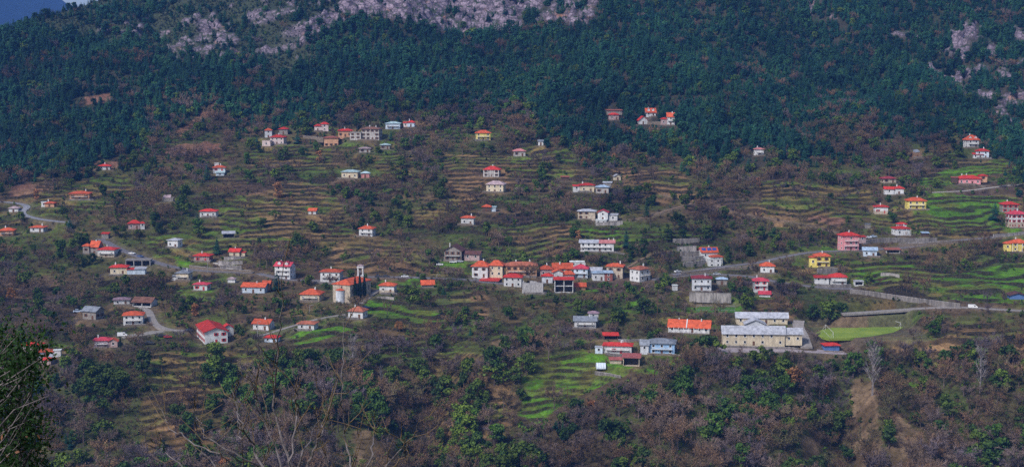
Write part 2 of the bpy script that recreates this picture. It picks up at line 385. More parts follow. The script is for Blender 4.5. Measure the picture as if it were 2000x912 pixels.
B('grey stone house with red roof behind the dark conifer', 1954, 1987, 393.5, 400, 415, 'hip', 'red', 'stone', -6, .8, 's')
B('white house with pink-red roof on stone ground floor, right edge', 1967, 2001, 410.5, 419, 445, 'hip', 'pinkred', 'white', 8, .8, 'ps', lm='the white stone-based house')
B('two-tiered white house with red roofs above the curved wall', 1744, 1774, 440.5, 447, 459.5, 'hip', 'red', 'white', 6, .9, 'v', [(1752, 1769, 434.5, 438, 445, 'hip', 'red', 'greywhite')], lm='the two-tiered house above the curved wall')
B('tall pink three-storey house with red roof beside the road', 1638, 1675, 453, 461, 490.5, 'hip', 'red', 'pink', 10, .8, 'b', [(1675, 1690, 460.5, 463, 470, 'shed', 'red', 'rosestone')], lm='the tall pink house')
B('vivid yellow house with orange roof and stacked balconies at the road fork', 1590, 1620, 493, 501, 522.5, 'hip', 'orange', 'yellow', -4, .9, 'bg', [(1580, 1594, 498.5, 503, 517, 'hip', 'orange', 'yellow')], lm='the vivid yellow house at the road fork')
B('pale blue metal-roofed house on green terraces', 1684, 1713, 483.5, 489, 501.5, 'gablex', 'bluemetal', 'bluewhite', -10, .8, 'c', lm='the pale blue metal-roofed house')
B('low shed with rusty roof and white posts under the long wall', 1729, 1756, 485.5, 488.5, 494, 'shed', 'brownred', 'white', 0, .6, 'oc', name='shed', cat='shed')
B('red-roofed white house with blue-grey front and low wing', 1619, 1653, 533, 542, 556, 'hip', 'red', 'white', -6, .9, 'bc', [(1590, 1619, 540, 542.5, 549.5, 'shed', 'red', 'white')], lm='the white house with low red wing')
B('yellow split-level house with orange roofs at the right edge', 1972, 2003, 466.5, 475, 491, 'hip', 'orange', 'yellow', -6, .8, 'v', [(1960, 1974, 471, 476, 487, 'hip', 'orange', 'yellow')], lm='the yellow split-level house')
B('low dark barn with brown gable roof, right edge', 1969, 2001, 571, 577, 584.5, 'gabley', 'darkbrown', 'bluewall', -6, .9, 'nc', name='barn', cat='barn')
B('small white flat-roofed shed beside the lower road wall', 1668, 1685, 548, 549.5, 557.5, 'flat', 'palemetal', 'white', 0, .7, 'oc', name='shed', cat='shed')
B('dark tool shed with blue-grey roof behind the curved wall', 1800, 1813, 453.5, 456, 461.5, 'shed', 'bluemetal', 'darkwood', 0, .8, 'nc', name='shed', cat='shed')
B('small dark hut with grey lid on the slope left of the two-tiered house', 1690, 1699, 436, 438, 446, 'flat', 'slate', 'stone', 0, .9, 'nc', name='hut', cat='hut')
# --- village centre
B('large orange-roofed inn of two blocks with dark ground floor openings', 922, 957, 509, 521, 542.5, 'hip', 'orange', 'white', -10, .8, 'g', [(955, 985, 507.5, 518.5, 540, 'hip', 'orange', 'cream'), (939, 977, 543, 545, 552, 'shed', 'red', 'rosestone')], name='inn', cat='inn', lm='the large orange-roofed inn')
B('long orange-roofed building with warm wooden front behind a bare tree', 988, 1048, 510.5, 519, 541, 'hip', 'weathered', 'peach', 0, .5, 'gb', name='long_building', cat='building', lm='the long building with warm wooden front')
B('white house with bright red roof left of the concrete ruin', 984, 1021, 533.5, 542, 560.5, 'hip', 'red', 'white', -6, .8, 'c')
B('streaked concrete shell of an unfinished house', 1020, 1062, 550, 551, 573, 'ruin', 'concrete', 'concrete', -4, .6, 'nc', name='concrete_ruin', cat='ruin', lm='the streaked concrete shell')
B('small orange-roofed house with white band, left in the village core', 1055, 1078, 517, 526, 539, 'hip', 'orange', 'rosestone', 0, .9, '')
B('house with wide orange roof in the middle of the village core', 1080, 1117, 514, 523.5, 534, 'gablex', 'orange', 'cream', 0, .6, 'g')
B('white house with gable to the front, squeezed in the village core', 1079, 1099, 526, 531.5, 546, 'gabley', 'orange', 'white', 4, 1.0, 'c')
B('low orange-roofed house tucked behind the open two-storey hall', 1099, 1121, 527.5, 536, 545, 'hip', 'orange', 'rosestone', 0, .7, 'nc')
B('grey-blue house with red roof beside the concrete shell', 1058, 1080, 533.5, 540, 553, 'hip', 'red', 'greywhite', -4, .8, 'c')
B('two-storey hall with open pillared front and red lean-to roof', 1083, 1119, 540.5, 546, 571.5, 'shed', 'red', 'white', 0, .6, 'onc', name='open_hall', cat='hall', lm='the open pillared hall')
B('blue-white house with pink-red roof in the village core', 1120, 1150, 516, 525, 543, 'hip', 'pinkred', 'bluewhite', -8, .8, 'b', lm='the blue-white house of the village core')
B('white flat-topped house with strip of red roof behind', 1113, 1141, 511, 512, 521, 'flat', 'white', 'white', 0, .5, 'c')
B('low house with grey metal gable roof in the village core', 1150, 1176, 522, 528, 541, 'gablex', 'palemetal', 'greywhite', -8, .8, 'c')
B('pair of white blocks with pale blue metal roofs and brown balcony', 1156, 1180, 529, 533.5, 548, 'hip', 'bluemetal', 'white', 4, .8, 'c', [(1179, 1196, 528, 533, 549, 'shed', 'bluemetal', 'brickwall')])
B('tall cream house with orange hip roof ending the village row', 1184, 1220, 513.5, 521, 544, 'hip', 'orange', 'beigestone', -12, .8, 'g', lm='the tall cream house ending the village row')
B('cream house with blank left wall and balconies on its right side', 1230, 1270, 519.5, 527, 551, 'hip', 'weathered', 'white', 40, .9, 'b', lm='the cream house with blank left wall')
B('small orange-roofed annex right of the open hall', 1122, 1143, 552.5, 559, 567, 'gablex', 'orange', 'brownstone', 0, .8, 'c')
B('white house with blue solar panels on its orange roof', 1366, 1400, 483.5, 492, 505, 'gablex', 'orange', 'white', 6, .7, 'S', [(1384, 1408, 496.5, 500, 516, 'hip', 'orange', 'white'), (1378, 1405, 503, 504, 519, 'flat', 'white', 'white')], lm='the house with blue solar panels')
B('three-storey pale blue apartment house with dark red roof', 1350, 1390, 537.5, 544, 568.5, 'hip', 'crimson', 'greywhite', -6, .8, 'b', name='apartment_house', lm='the pale blue apartment house')
B('small stone store with pale blue metal roof right of the apartment house', 1399, 1420, 542.5, 546, 556.5, 'hip', 'bluemetal', 'stone', -5, .8, 'c')
B('white house with pink-red roof, red balconies and lower annex', 1470, 1500, 541.5, 549, 567, 'hip', 'pinkred', 'white', -6, .8, 'bs', [(1479, 1502, 568.5, 572, 578.5, 'gablex', 'pinkred', 'white')], lm='the white house with red balconies')
B('white electrical cabin standing alone in the shrubs', 1313, 1323, 556.5, 557.5, 567.5, 'flat', 'white', 'white', 10, .9, 'nc', name='electrical_cabin', cat='hut')
B('orange-roofed white house under the upper road wall', 1484, 1513, 511.5, 520, 533.5, 'hip', 'orange', 'white', -8, .85, '', lm='the orange-roofed house under the upper road')
B('white villa with grey roof and small pavilion tower', 1121, 1165, 617.5, 626, 640.5, 'gablex', 'slate', 'white', -4, .7, 'b', [(1149, 1169, 606.5, 612, 622, 'hip', 'violet', 'white')], lm='the white villa with grey roof')
# --- lower right
B('long white building with two bright orange roof halves', 1305, 1389, 626, 640, 651, 'gablex', 'orange', 'white', -12, .38, 'vD', name='long_building', cat='building', lm='the long building with orange roof halves')
B('long cream two-storey school with pale metal roof', 1410, 1531, 637, 651, 675.5, 'gablex', 'palemetal', 'cream', -3, .22, 'c', [(1530, 1565, 640, 651, 668.5, 'gablex', 'palemetal', 'cream')], name='school_building', cat='school', lm='the long cream school')
B('rear wing of the cream school with flat pale roof', 1437, 1537, 610.5, 620, 633, 'gablex', 'palemetal', 'cream', -4, .22, 'c', [(1449, 1489, 617, 628, 640, 'gabley', 'palemetal', 'greywhite')], name='school_building', cat='school')
B('sky blue house with slate roof and grey garage end', 1266, 1321, 659.5, 671, 692.5, 'hip', 'slate', 'blue', -9, .8, 'bc', [(1250, 1268, 663, 672, 686, 'gablex', 'slate', 'greywhite')], lm='the sky blue house')
B('white farmhouse with bright red roof above the green terraces', 1178, 1236, 668, 676, 691, 'hip', 'red', 'white', -8, .55, 'bs', [(1162, 1178, 676, 678, 688, 'flat', 'palemetal', 'bluewhite')], lm='the red-roofed farmhouse')
B('open red-roofed woodshed behind the farmhouse', 1179, 1206, 651, 657, 663, 'shed', 'red', 'darkwood', 0, .7, 'onc', name='woodshed', cat='shed')
B('stone and timber stable with corrugated red roof', 1216, 1251, 690, 698.5, 715, 'shed', 'rust', 'beigestone', -8, .8, 'oc', name='stable', cat='stable', lm='the stable with corrugated red roof')
B('little pen with pink metal roof left of the stable', 1191, 1213, 702, 705, 711, 'shed', 'rust', 'beigestone', 0, .7, 'nc', name='animal_pen', cat='shed')
B('hut with blue walls under a red tarpaulin roof', 1607, 1637, 669, 675, 686, 'hip', 'red', 'bluewall', 4, .8, 'nc', name='hut', cat='hut', lm='the blue hut under red tarpaulin')

# footing of every building on the hillside
def block_geo(x0, x1, yr, ye, yb, yaw, r, roof, Y=None):
    xc = (x0 + x1) / 2
    P = hit(xc, yb) if Y is None else at_depth(xc, yb, Y)
    dep = P[1] * CP - P[2] * SP
    mpp = dep / F
    th = R(yaw); c, s = math.cos(th), abs(math.sin(th))
    Wd = (x1 - x0) * mpp
    L = Wd / (c + r * s); D = L * r
    D = max(D, 2.2)
    h = (yb - ye) * mpp
    ang = max(0.0, -math.atan2(P[2], P[1]))
    rise = (ye - yr) * mpp - D / 2 * math.sin(ang) * (1.0 if roof != 'shed' else 2.0) * c
    lo = {'flat': 0.25, 'ruin': 0.3, 'shed': 0.5}.get(roof, max(1.2, 0.17 * min(L, D)))
    rise = max(lo, rise)
    ext = (L * s + D * c) / 2
    C = np.array([P[0] * (1 + ext * 0.9 / P[1]), P[1] + ext * 0.95, P[2]])
    return dict(C=C, P=P, L=L, D=D, h=max(h, 2.0), rise=rise, yaw=th, roof=roof, mpp=mpp, ext=ext)

PADS = []           # cx, cy, z, L, D, yaw
BOXES = []          # picture boxes that must stay clear of nearer trees: x0 x1 ytop ybase depth
for b in BLD:
    g = block_geo(b['x0'], b['x1'], b['yr'], b['ye'], b['yb'], b['yaw'], b['r'], b['roof'])
    b['g'] = g
    b['blocks'] = [(g, b['rc'], b['wc'], b['fl'])]
    PADS.append((g['C'][0], g['C'][1], g['C'][2], g['L'], g['D'], g['yaw']))
    BOXES.append((b['x0'] - 1, b['x1'] + 1, b['yr'], b['yb'], g['P'][1] + g['ext'] * 2))
    for w in b['wings']:
        behind = w[4] < b['yb'] - 4
        Yw = g['P'][1] + (g['ext'] * 1.3 if behind and w[0] < b['x1'] - 4 and w[1] > b['x0'] + 4 and w[2] <= b['yr'] + 1 else (-0.4 if w[4] > b['yb'] + 1 else 0.5))
        gw = block_geo(w[0], w[1], w[2], w[3], w[4], b['yaw'] if abs(b['yaw']) < 20 else b['yaw'], 0.8, w[5], Y=Yw)
        if w[4] > b['yb'] + 1:          # a lower block standing in front
            gw['C'][1] = g['P'][1] - gw['ext'] * 0.7
        b['blocks'].append((gw, w[6], w[7], 'W' + ('n' if 'n' in b['fl'] else '')))
        PADS.append((gw['C'][0], gw['C'][1], min(gw['C'][2], g['C'][2]), gw['L'], gw['D'], gw['yaw']))
        BOXES.append((w[0] - 1, w[1] + 1, w[2], w[4], g['P'][1] + g['ext']))

# church, tower
CH = block_geo(653, 722, 541, 556.5, 592, -25, 2.0, 'hip')
PADS.append((CH['C'][0], CH['C'][1], CH['C'][2], CH['L'] + 2, CH['D'] + 2, CH['yaw']))
BOXES.append((652, 723, 516, 592, CH['P'][1] + 20))

# ---------------------------------------------------------------- roads and paths (picture points are set on the hillside)
ROADS = [
 ('road', 'asphalt', 5.5, [(2030, 452), (1960, 461), (1900, 468), (1790, 481), (1700, 487), (1640, 491), (1575, 494), (1520, 504), (1480, 514), (1420, 520), (1360, 529), (1312, 538)]),
 ('road', 'asphalt', 5.5, [(1270, 548), (1312, 540), (1350, 537), (1400, 536), (1470, 540), (1520, 552), (1596, 561), (1650, 566), (1668, 562)]),
 ('road', 'concrete_road', 5.0, [(1640, 613), (1700, 609), (1780, 604), (1850, 600), (1900, 601), (1950, 605), (2030, 609)]),
 ('road', 'asphalt', 5.0, [(500, 533), (560, 547), (640, 549), (690, 540), (735, 541), (790, 541), (850, 544), (915, 546), (960, 552), (1000, 556)]),
 ('road', 'asphalt', 5.5, [(196, 463), (206, 473), (230, 486), (258, 497), (290, 508), (325, 519), (370, 527), (430, 531), (500, 533)]),
 ('road', 'paleasphalt', 4.5, [(-20, 394), (5, 394), (30, 396), (58, 401), (50, 409), (38, 416), (55, 424), (95, 432), (140, 436)]),
 ('path', 'concrete_road', 3.2, [(742, 563), (730, 572), (716, 584), (704, 597)]),
 ('path', 'concrete_road', 2.6, [(680, 613), (650, 617), (612, 625), (570, 637), (530, 650), (495, 661)]),
 ('path', 'concrete_road', 4.0, [(272, 598), (288, 604), (295, 617), (299, 630), (312, 641), (345, 648), (366, 646)]),
 ('path', 'gravel', 8.0, [(238, 660), (262, 656), (290, 651), (318, 645)]),
 ('path', 'palepath', 2.6, [(2030, 358), (1985, 361), (1930, 367), (1900, 372), (1860, 375), (1815, 377)]),
 ('path', 'dirt', 2.6, [(1216, 431), (1250, 429), (1275, 422), (1305, 410), (1330, 404), (1355, 400), (1340, 394), (1312, 385), (1292, 379)]),
 ('path', 'dirt', 4.0, [(1375, 400), (1420, 411), (1480, 424), (1530, 432), (1575, 440), (1620, 451), (1640, 458)]),
 ('path', 'dirt', 2.0, [(1222, 526), (1245, 511), (1268, 497), (1300, 491), (1318, 489)]),
 ('path', 'dirt', 2.2, [(800, 293), (822, 302), (835, 306)]),
 ('path', 'palepath', 3.0, [(420, 512), (436, 520), (455, 528)]),
 ('road', 'concrete_road', 6.0, [(1562, 622), (1556, 634), (1566, 650), (1572, 668), (1576, 684)]),
 ('yard', 'yardpave', 11.0, [(1375, 684), (1420, 684), (1480, 684), (1540, 684), (1600, 686), (1655, 688)]),
 ('path', 'dirt', 1.8, [(1238, 668), (1270, 664), (1300, 662)]),
]
def road_points(pts):
    P = np.array([hit(x, y) for x, y in pts])
    seg = np.linalg.norm(np.diff(P[:, :2], axis=0), axis=1)
    s = np.concatenate([[0], np.cumsum(seg)])
    n = max(4, int(s[-1] / 2.5))
    t = np.linspace(0, s[-1], n)
    x = np.interp(t, s, P[:, 0]); y = np.interp(t, s, P[:, 1])
    k = np.ones(5) / 5
    if n > 8:
        xs = np.convolve(np.pad(x, 2, mode='edge'), k, 'valid'); ys = np.convolve(np.pad(y, 2, mode='edge'), k, 'valid')
    else: xs, ys = x, y
    z = base_h(xs, ys)
    kz = np.ones(9) / 9
    z = np.convolve(np.pad(z, 4, mode='edge'), kz, 'valid')
    return np.stack([xs, ys, z], 1)
RP = [(n, m, w, road_points(p)) for n, m, w, p in ROADS]

# football pitch and small green pitch: flat ground
PITCH_C = [hit(x, y) for x, y in ((1600, 657), (1620, 660), (1660, 659), (1740, 648))]
pitch_z = float(np.mean([p[2] for p in PITCH_C]))
PITCH_Q = [at_depth(x, y, 1.0) for x, y in ((1592, 651), (1600, 657), (1620, 661), (1660, 660), (1700, 657), (1745, 649), (1764, 640), (1760, 633), (1730, 630), (1690, 631), (1640, 637), (1605, 644))]
PITCH_Q = [d * (pitch_z / d[2]) for d in PITCH_Q]
MINI_C = [hit(x, y) for x, y in ((1362, 609), (1432, 609))]
mini_z = float(np.mean([p[2] for p in MINI_C]))
MINI_Q = [at_depth(x, y, 1.0) for x, y in ((1358, 609), (1436, 610), (1434, 600), (1366, 599))]
MINI_Q = [d * (mini_z / d[2]) for d in MINI_Q]

# ---------------------------------------------------------------- ground cover zones (picture outlines, stored on the ground itself)
FOREST_LOW = [(-300, 330), (0, 332), (100, 338), (180, 316), (250, 305), (310, 288), (330, 268), (400, 215), (430, 200), (460, 228), (520, 240), (600, 236), (700, 236), (800, 232), (900, 236), (1000, 222), (1060, 246), (1100, 270), (1150, 296), (1210, 300), (1280, 292), (1310, 300), (1400, 338), (1500, 326), (1570, 336), (1620, 284), (1700, 262), (1800, 284), (1870, 258), (1935, 300), (2000, 335), (2300, 340)]
ROCK = [
 [(400, 112), (470, 96), (540, 62), (600, 40), (660, 10), (690, -15), (1165, -15), (1155, 30), (1120, 55), (1090, 42), (1000, 62), (940, 68), (860, 72), (800, 42), (740, 30), (700, 35), (640, 60), (580, 96), (520, 106), (450, 114)],
 [(700, -60), (1160, -60), (1165, 0), (690, 0)],
 [(1850, 85), (1870, 70), (1885, 40), (1910, 45), (1905, 70), (1900, 85), (1860, 100)],
 [(1780, 120), (1800, 120), (1850, 150), (1890, 178), (1945, 185), (2060, 168), (2060, 205), (1960, 205), (1990, 260), (1960, 245), (1930, 205), (1880, 190), (1830, 160), (1795, 145)],
 [(390, 40), (420, 28), (425, 50), (410, 85), (385, 80)],
]
ROCK_SPARSE = [
 [(330, 120), (440, 120), (480, 60), (690, -10), (480, -10), (380, 20), (260, 45), (180, 60), (230, 70), (330, 80)],
 [(560, 110), (600, 110), (600, 150), (560, 150)],
 [(1580, 0), (1650, 0), (1640, 40), (1580, 30)],
 [(1690, 40), (1800, 70), (1800, 85), (1690, 60)],
 [(1780, 115), (1850, 60), (1920, 30), (2050, 80), (2050, 170), (1880, 180)],
 [(1090, 0), (1170, 0), (1160, 60), (1100, 75)],
]
SCRUB = [[(60, 60), (130, -20), (300, -40), (700, -40), (690, 20), (560, 105), (480, 118), (350, 110), (260, 90), (150, 75)],
         [(520, 110), (700, 60), (640, 110), (560, 150), (500, 150)]]
GREEN = [
 [(1010, 808), (1028, 765), (1018, 742), (1050, 702), (1120, 682), (1170, 692), (1245, 718), (1215, 742), (1130, 772), (1080, 802), (1050, 826)],
 [(714, 584), (762, 583), (840, 600), (872, 622), (850, 630), (780, 616), (714, 609)],
 [(560, 652), (600, 641), (672, 630), (692, 640), (640, 662), (590, 674)],
 [(345, 556), (420, 560), (420, 592), (350, 590)], [(340, 498), (395, 508), (420, 522), (345, 520)],
 [(1172, 622), (1230, 592), (1252, 566), (1268, 570), (1240, 600), (1205, 627)],
 [(724, 560), (740, 546), (850, 550), (862, 560), (750, 562)], [(1130, 443), (1250, 450), (1272, 475), (1210, 478), (1130, 462)],
 [(1840, 332), (1960, 312), (1992, 330), (1900, 352), (1800, 376), (1796, 352)], [(1810, 378), (1992, 384), (1992, 452), (1850, 450), (1780, 430)],
 [(1780, 520), (1860, 535), (2010, 510), (2010, 592), (1880, 588), (1780, 560)], [(1280, 688), (1345, 678), (1322, 712), (1255, 732)],
 [(1740, 740), (1800, 745), (1800, 755), (1745, 752)], [(1340, 590), (1450, 590), (1450, 612), (1340, 612)], [(860, 502), (915, 516), (930, 532), (862, 536)],
 [(1600, 480), (1640, 474), (1640, 484), (1590, 492)], [(1570, 535), (1640, 530), (1780, 510), (1800, 540), (1700, 556), (1650, 552)], [(1135, 565), (1165, 562), (1170, 580), (1140, 585)],
]
OLIVE = [
 [(60, 345), (250, 340), (260, 400), (80, 420)], [(430, 380), (660, 385), (700, 480), (420, 490)], [(500, 270), (650, 290), (640, 340), (480, 330)], [(720, 300), (800, 300), (810, 345), (740, 340)],
 [(1480, 350), (1700, 370), (1700, 425), (1490, 425)], [(290, 460), (420, 440), (420, 520), (300, 520)], [(820, 400), (870, 395), (850, 440), (800, 440)],
 [(1540, 490), (1640, 500), (1760, 515), (1860, 535), (1850, 590), (1650, 555), (1560, 530)], [(270, 690), (520, 680), (560, 740), (470, 790), (300, 760)], [(1130, 660), (1290, 670), (1290, 740), (1130, 700)], [(1700, 400), (2000, 390), (2000, 470), (1700, 450)], [(990, 280), (1120, 290), (1130, 340), (990, 345)],
]
BROWN = [
 [(650, 475), (700, 445), (832, 492), (832, 532), (720, 536), (650, 522)], [(1180, 332), (1332, 330), (1362, 402), (1290, 396), (1230, 372)], [(1362, 402), (1500, 396), (1642, 440), (1642, 462), (1560, 447), (1480, 432)],
 [(480, 382), (600, 352), (642, 382), (600, 402), (500, 412)], [(870, 572), (952, 570), (952, 612), (900, 612)], [(1700, 662), (2010, 640), (2010, 722), (1800, 712)],
 [(280, 742), (440, 702), (422, 902), (262, 912)], [(860, 300), (990, 300), (1000, 380), (880, 400)], [(500, 400), (640, 420), (640, 470), (520, 460)], [(1000, 445), (1120, 440), (1120, 500), (1010, 500)], [(830, 690), (1000, 690), (1000, 912), (830, 912)], [(1480, 580), (1560, 585), (1540, 620), (1480, 610)],
]
REDSOIL = [[(312, 296), (345, 283), (400, 276), (442, 286), (400, 303), (330, 304)], [(345, 258), (424, 196), (420, 216), (352, 270)], [(150, 330), (190, 316), (262, 306), (250, 320), (180, 336)], [(1590, 418), (1662, 425), (1640, 440), (1570, 430)], [(160, 190), (212, 184), (232, 200), (170, 206)], [(20, 365), (60, 355), (120, 362), (60, 385), (15, 385)], [(35, 244), (70, 242), (72, 256), (40, 254)]]
TAN = [[(1665, 740), (1705, 740), (1735, 925), (1665, 925)], [(1740, 800), (1805, 850), (1830, 925), (1735, 925)], [(960, 665), (990, 660), (985, 705), (965, 710)], [(1565, 850), (1600, 850), (1600, 925), (1570, 925)], [(690, 840), (800, 850), (790, 925), (690, 925)], [(150, 605), (205, 618), (215, 640), (140, 635)]]

def zones(x, y, z, jit=9.0):
    px, py, dep = project(x, y, z)
    jx = (fbm(x / 14, y / 14, 41, 3) - 0.5) * 2 * jit; jy = (fbm(x / 14, y / 14, 47, 3) - 0.5) * 2 * jit * 0.7
    qx, qy = px + jx, py + jy
    low = np.interp(px, [p[0] for p in FOREST_LOW], [p[1] for p in FOREST_LOW])
    return px, py, qx, qy, low
# ---------------------------------------------------------------- the ground: one sheet from the camera's hill to behind the mountain
gx = np.concatenate([np.arange(-900, -580, 20), np.arange(-580, 580.1, 2.0), np.arange(600, 901, 20)])
gy = np.concatenate([np.arange(-60, 60, 3), np.arange(60, 540, 12), np.arange(540, 640, 1.5), np.arange(640, 1085, 1.0), np.arange(1085, 1130, 1.5), np.arange(1130, 1400, 2.2), np.arange(1400, 2500, 25)])
X, Y = np.meshgrid(gx, gy)
Z0 = base_h(X, Y)
px, py, qx, qy, low = zones(X, Y, Z0)
forest = qy < low
rock = inany(qx, qy, ROCK) & (Y > 1080) & (fbm(X / 15, Y / 24, 63, 3) > np.where((qx > 560) & (qx < 1170), .27, .37))
rocks = inany(qx, qy, ROCK_SPARSE) & (Y > 1080) & (fbm(X / 11, Y / 17, 61, 3) > 0.56)
scrub = inany(qx, qy, SCRUB) & (Y > 1050)
green = inany(qx, qy, GREEN); olive = inany(qx, qy, OLIVE); brown = inany(qx, qy, BROWN)
red = inany(qx, qy, REDSOIL); tan = inany(qx, qy, TAN)
# terraces held by dry-stone banks
tm = sstep(600, 660, Y) * (~forest) * (0.3 + 0.7 * sstep(.38, .52, fbm(X / 45, Y / 30, 71, 3))) * sstep(760, 700, py)
tm = np.where(green | olive | brown, np.maximum(tm, 0.95), tm) * (~tan) * (Y > 560) * (~forest)
STEP = 2.35
t = Z0 / STEP + 3.4 * (fbm(X / 38, Y / 38, 75, 4) - 0.5)
fr = t - np.floor(t)
fl = np.floor(t) + sstep(0.70, 0.96, fr) * 0.60 + 0.40 * fr
Zt = (fl - 3.4 * (fbm(X / 38, Y / 38, 75, 4) - 0.5)) * STEP
Z = Z0 * (1 - tm) + Zt * tm
bank_shade_m = tm * sstep(.64, .70, fr) * np.clip(.85 + 1.6 * (fbm(X / 13, Y / 8, 77, 3) - .36), 0, 1)  # mask for bank stone and the shade painted on the risers
lev = np.floor(t).astype(int)
plot = np.floor(X / (26 + 9 * np.sin(lev * 2.3)) + lev * .37 + .6 * fbm(X / 18, Y / 18, 79, 2)).astype(int)
_h = np.random.default_rng(5).random((512, 3))
prand = _h[(lev * 57 + plot * 131) % 512]
Z += np.where(Y > 560, 0.35, 0) * (fbm(X / 5, Y / 5, 81, 2) - 0.5)
# crags: ledges and buttresses
rm = np.where(rock, 1.0, 0.0)
for _ in range(2):
    rm[1:-1, 1:-1] = (rm[1:-1, 1:-1] * 2 + rm[:-2, 1:-1] + rm[2:, 1:-1] + rm[1:-1, :-2] + rm[1:-1, 2:]) / 6
rs = np.where(rocks, 1.0, 0.0)
q = fbm(X / 16, Y / 30, 91, 4); q2 = fbm(X / 7, Y / 9, 95, 3)
st = Z0 / 9 + 3.2 * (q - 0.5)
sf = st - np.floor(st)
led = (np.floor(st) + sstep(0.15, 0.5, sf) - st) * 9 * 0.8
Z += rm * (led + 11.0 * (np.abs(q2 - 0.5) * 2 - 0.25) + 8 * (q - 0.5)) + rs * (6.5 * (np.abs(q2 - 0.5) * 2) + 1.0)
# red earth cuts and bare gully sides are rough
Z += np.where(red | tan, 1.0, 0) * 2.2 * (np.abs(fbm(X / 6, Y / 9, 97, 3) - 0.5) * 2 - 0.3)
# level ground for houses, roads, pitches
num = np.zeros_like(Z); den = np.full_like(Z, 1e-9); wmx = np.zeros_like(Z); rdm = np.zeros_like(Z)
def flat_rect(cx, cy, z, L, D, yaw, marg=1.2, blend=6.0):
    rad = math.hypot(L, D) / 2 + marg + blend
    i0, i1 = np.searchsorted(gy, cy - rad), np.searchsorted(gy, cy + rad)
    j0, j1 = np.searchsorted(gx, cx - rad), np.searchsorted(gx, cx + rad)
    if i1 <= i0 or j1 <= j0: return
    sx, sy = X[i0:i1, j0:j1] - cx, Y[i0:i1, j0:j1] - cy
    c, s = math.cos(-yaw), math.sin(-yaw)
    lx, ly = sx * c - sy * s, sx * s + sy * c
    d = np.hypot(np.maximum(np.abs(lx) - L / 2 - marg, 0), np.maximum(np.abs(ly) - D / 2 - marg, 0))
    w = 1 - sstep(0, blend, d)
    num[i0:i1, j0:j1] += w ** 4 * z; den[i0:i1, j0:j1] += w ** 4
    wmx[i0:i1, j0:j1] = np.maximum(wmx[i0:i1, j0:j1], w)
for p in PADS: flat_rect(p[0], p[1], p[2] - 0.05, *p[3:])
for n_, m_, w_, P in RP:
    for q_ in P:
        flat_rect(q_[0], q_[1], q_[2] - 0.12, w_, w_, 0, 0.6, 4.0)
        rdm_r = w_ / 2 + 1.5
        i0, i1 = np.searchsorted(gy, q_[1] - rdm_r), np.searchsorted(gy, q_[1] + rdm_r)
        j0, j1 = np.searchsorted(gx, q_[0] - rdm_r), np.searchsorted(gx, q_[0] + rdm_r)
        rdm[i0:i1, j0:j1] = 1
for Q, z_ in ((PITCH_Q, pitch_z), (MINI_Q, mini_z)):
    xs = [p[0] for p in Q]; ys = [p[1] for p in Q]
    flat_rect((max(xs) + min(xs)) / 2, (max(ys) + min(ys)) / 2, z_ - 0.06, (max(xs) - min(xs)), (max(ys) - min(ys)), 0, 0.5, 7)
Z = Z * (1 - wmx) + np.where(den > 1e-8, num / den, 0) * wmx

# colours of the ground cover
def C(*c): return np.array(c)
n1 = fbm(X / 30, Y / 30, 101, 4)[..., None]; n2 = fbm(X / 9, Y / 9, 105, 3)[..., None]; n3 = fbm(X / 55, Y / 40, 109, 2)[..., None]
def mixc(a, b, f): return a * (1 - f) + b * f
cov = mixc(C(.048, .060, .016), C(.085, .058, .030), np.clip((n1 - .38) * 4, 0, 1))
cov = mixc(cov, C(.065, .095, .016), np.clip((n2 - .55) * 5, 0, 1) * .8)
cov = mixc(cov, C(.075, .045, .042), np.clip((n3 - .52) * 5, 0, 1) * .7)
lowz = (sstep(640, 720, py))[..., None]
cov = mixc(cov, mixc(C(.072, .052, .027), C(.046, .060, .018), np.clip((n1 - .40) * 5, 0, 1)), lowz * .8)
def lay(mask, c, k):
    global cov
    cov = np.where(mask[..., None], mixc(cov, c, k), cov)
lay(olive, mixc(C(.085, .130, .016), C(.18, .120, .040), np.clip((n2 - .42) * 5, 0, 1)), .75)
lay(brown, mixc(C(.25, .145, .068), C(.11, .090, .028), np.clip((n2 - .45) * 5, 0, 1)), .8)
lay(green, mixc(C(.075, .185, .010), C(.090, .105, .018), np.clip((n2 - .48) * 5, 0, 1)), .9)
pv1 = prand[..., :1]; pv2 = prand[..., 1:2]
covp = cov * (.55 + .80 * pv1)
covp = np.where(pv2 > .80, mixc(covp, C(.075, .135, .016), .55), covp); covp = np.where(pv2 < .20, mixc(covp, C(.19, .115, .052), .5), covp)
cov = mixc(cov, covp, (tm * (Y > 560))[..., None] * (.9 - .35 * green[..., None]))
lay(forest, mixc(C(.020, .026, .016), C(.040, .034, .024), n1), .9)
lay(scrub, mixc(C(.030, .048, .026), C(.045, .050, .028), n2), .9)
lay(red, mixc(C(.16, .065, .045), C(.24, .13, .09), n2), .75)
lay(tan, mixc(C(.085, .055, .030), C(.19, .125, .078), np.clip((n2 - .4) * 5, 0, 1)), .8)
cov = np.where((wmx > .55)[..., None] & ~green[..., None], mixc(cov, C(.13, .10, .075), .45), cov)
rk = np.clip(rm * 1.0 + rs * 0.9, 0, 1)

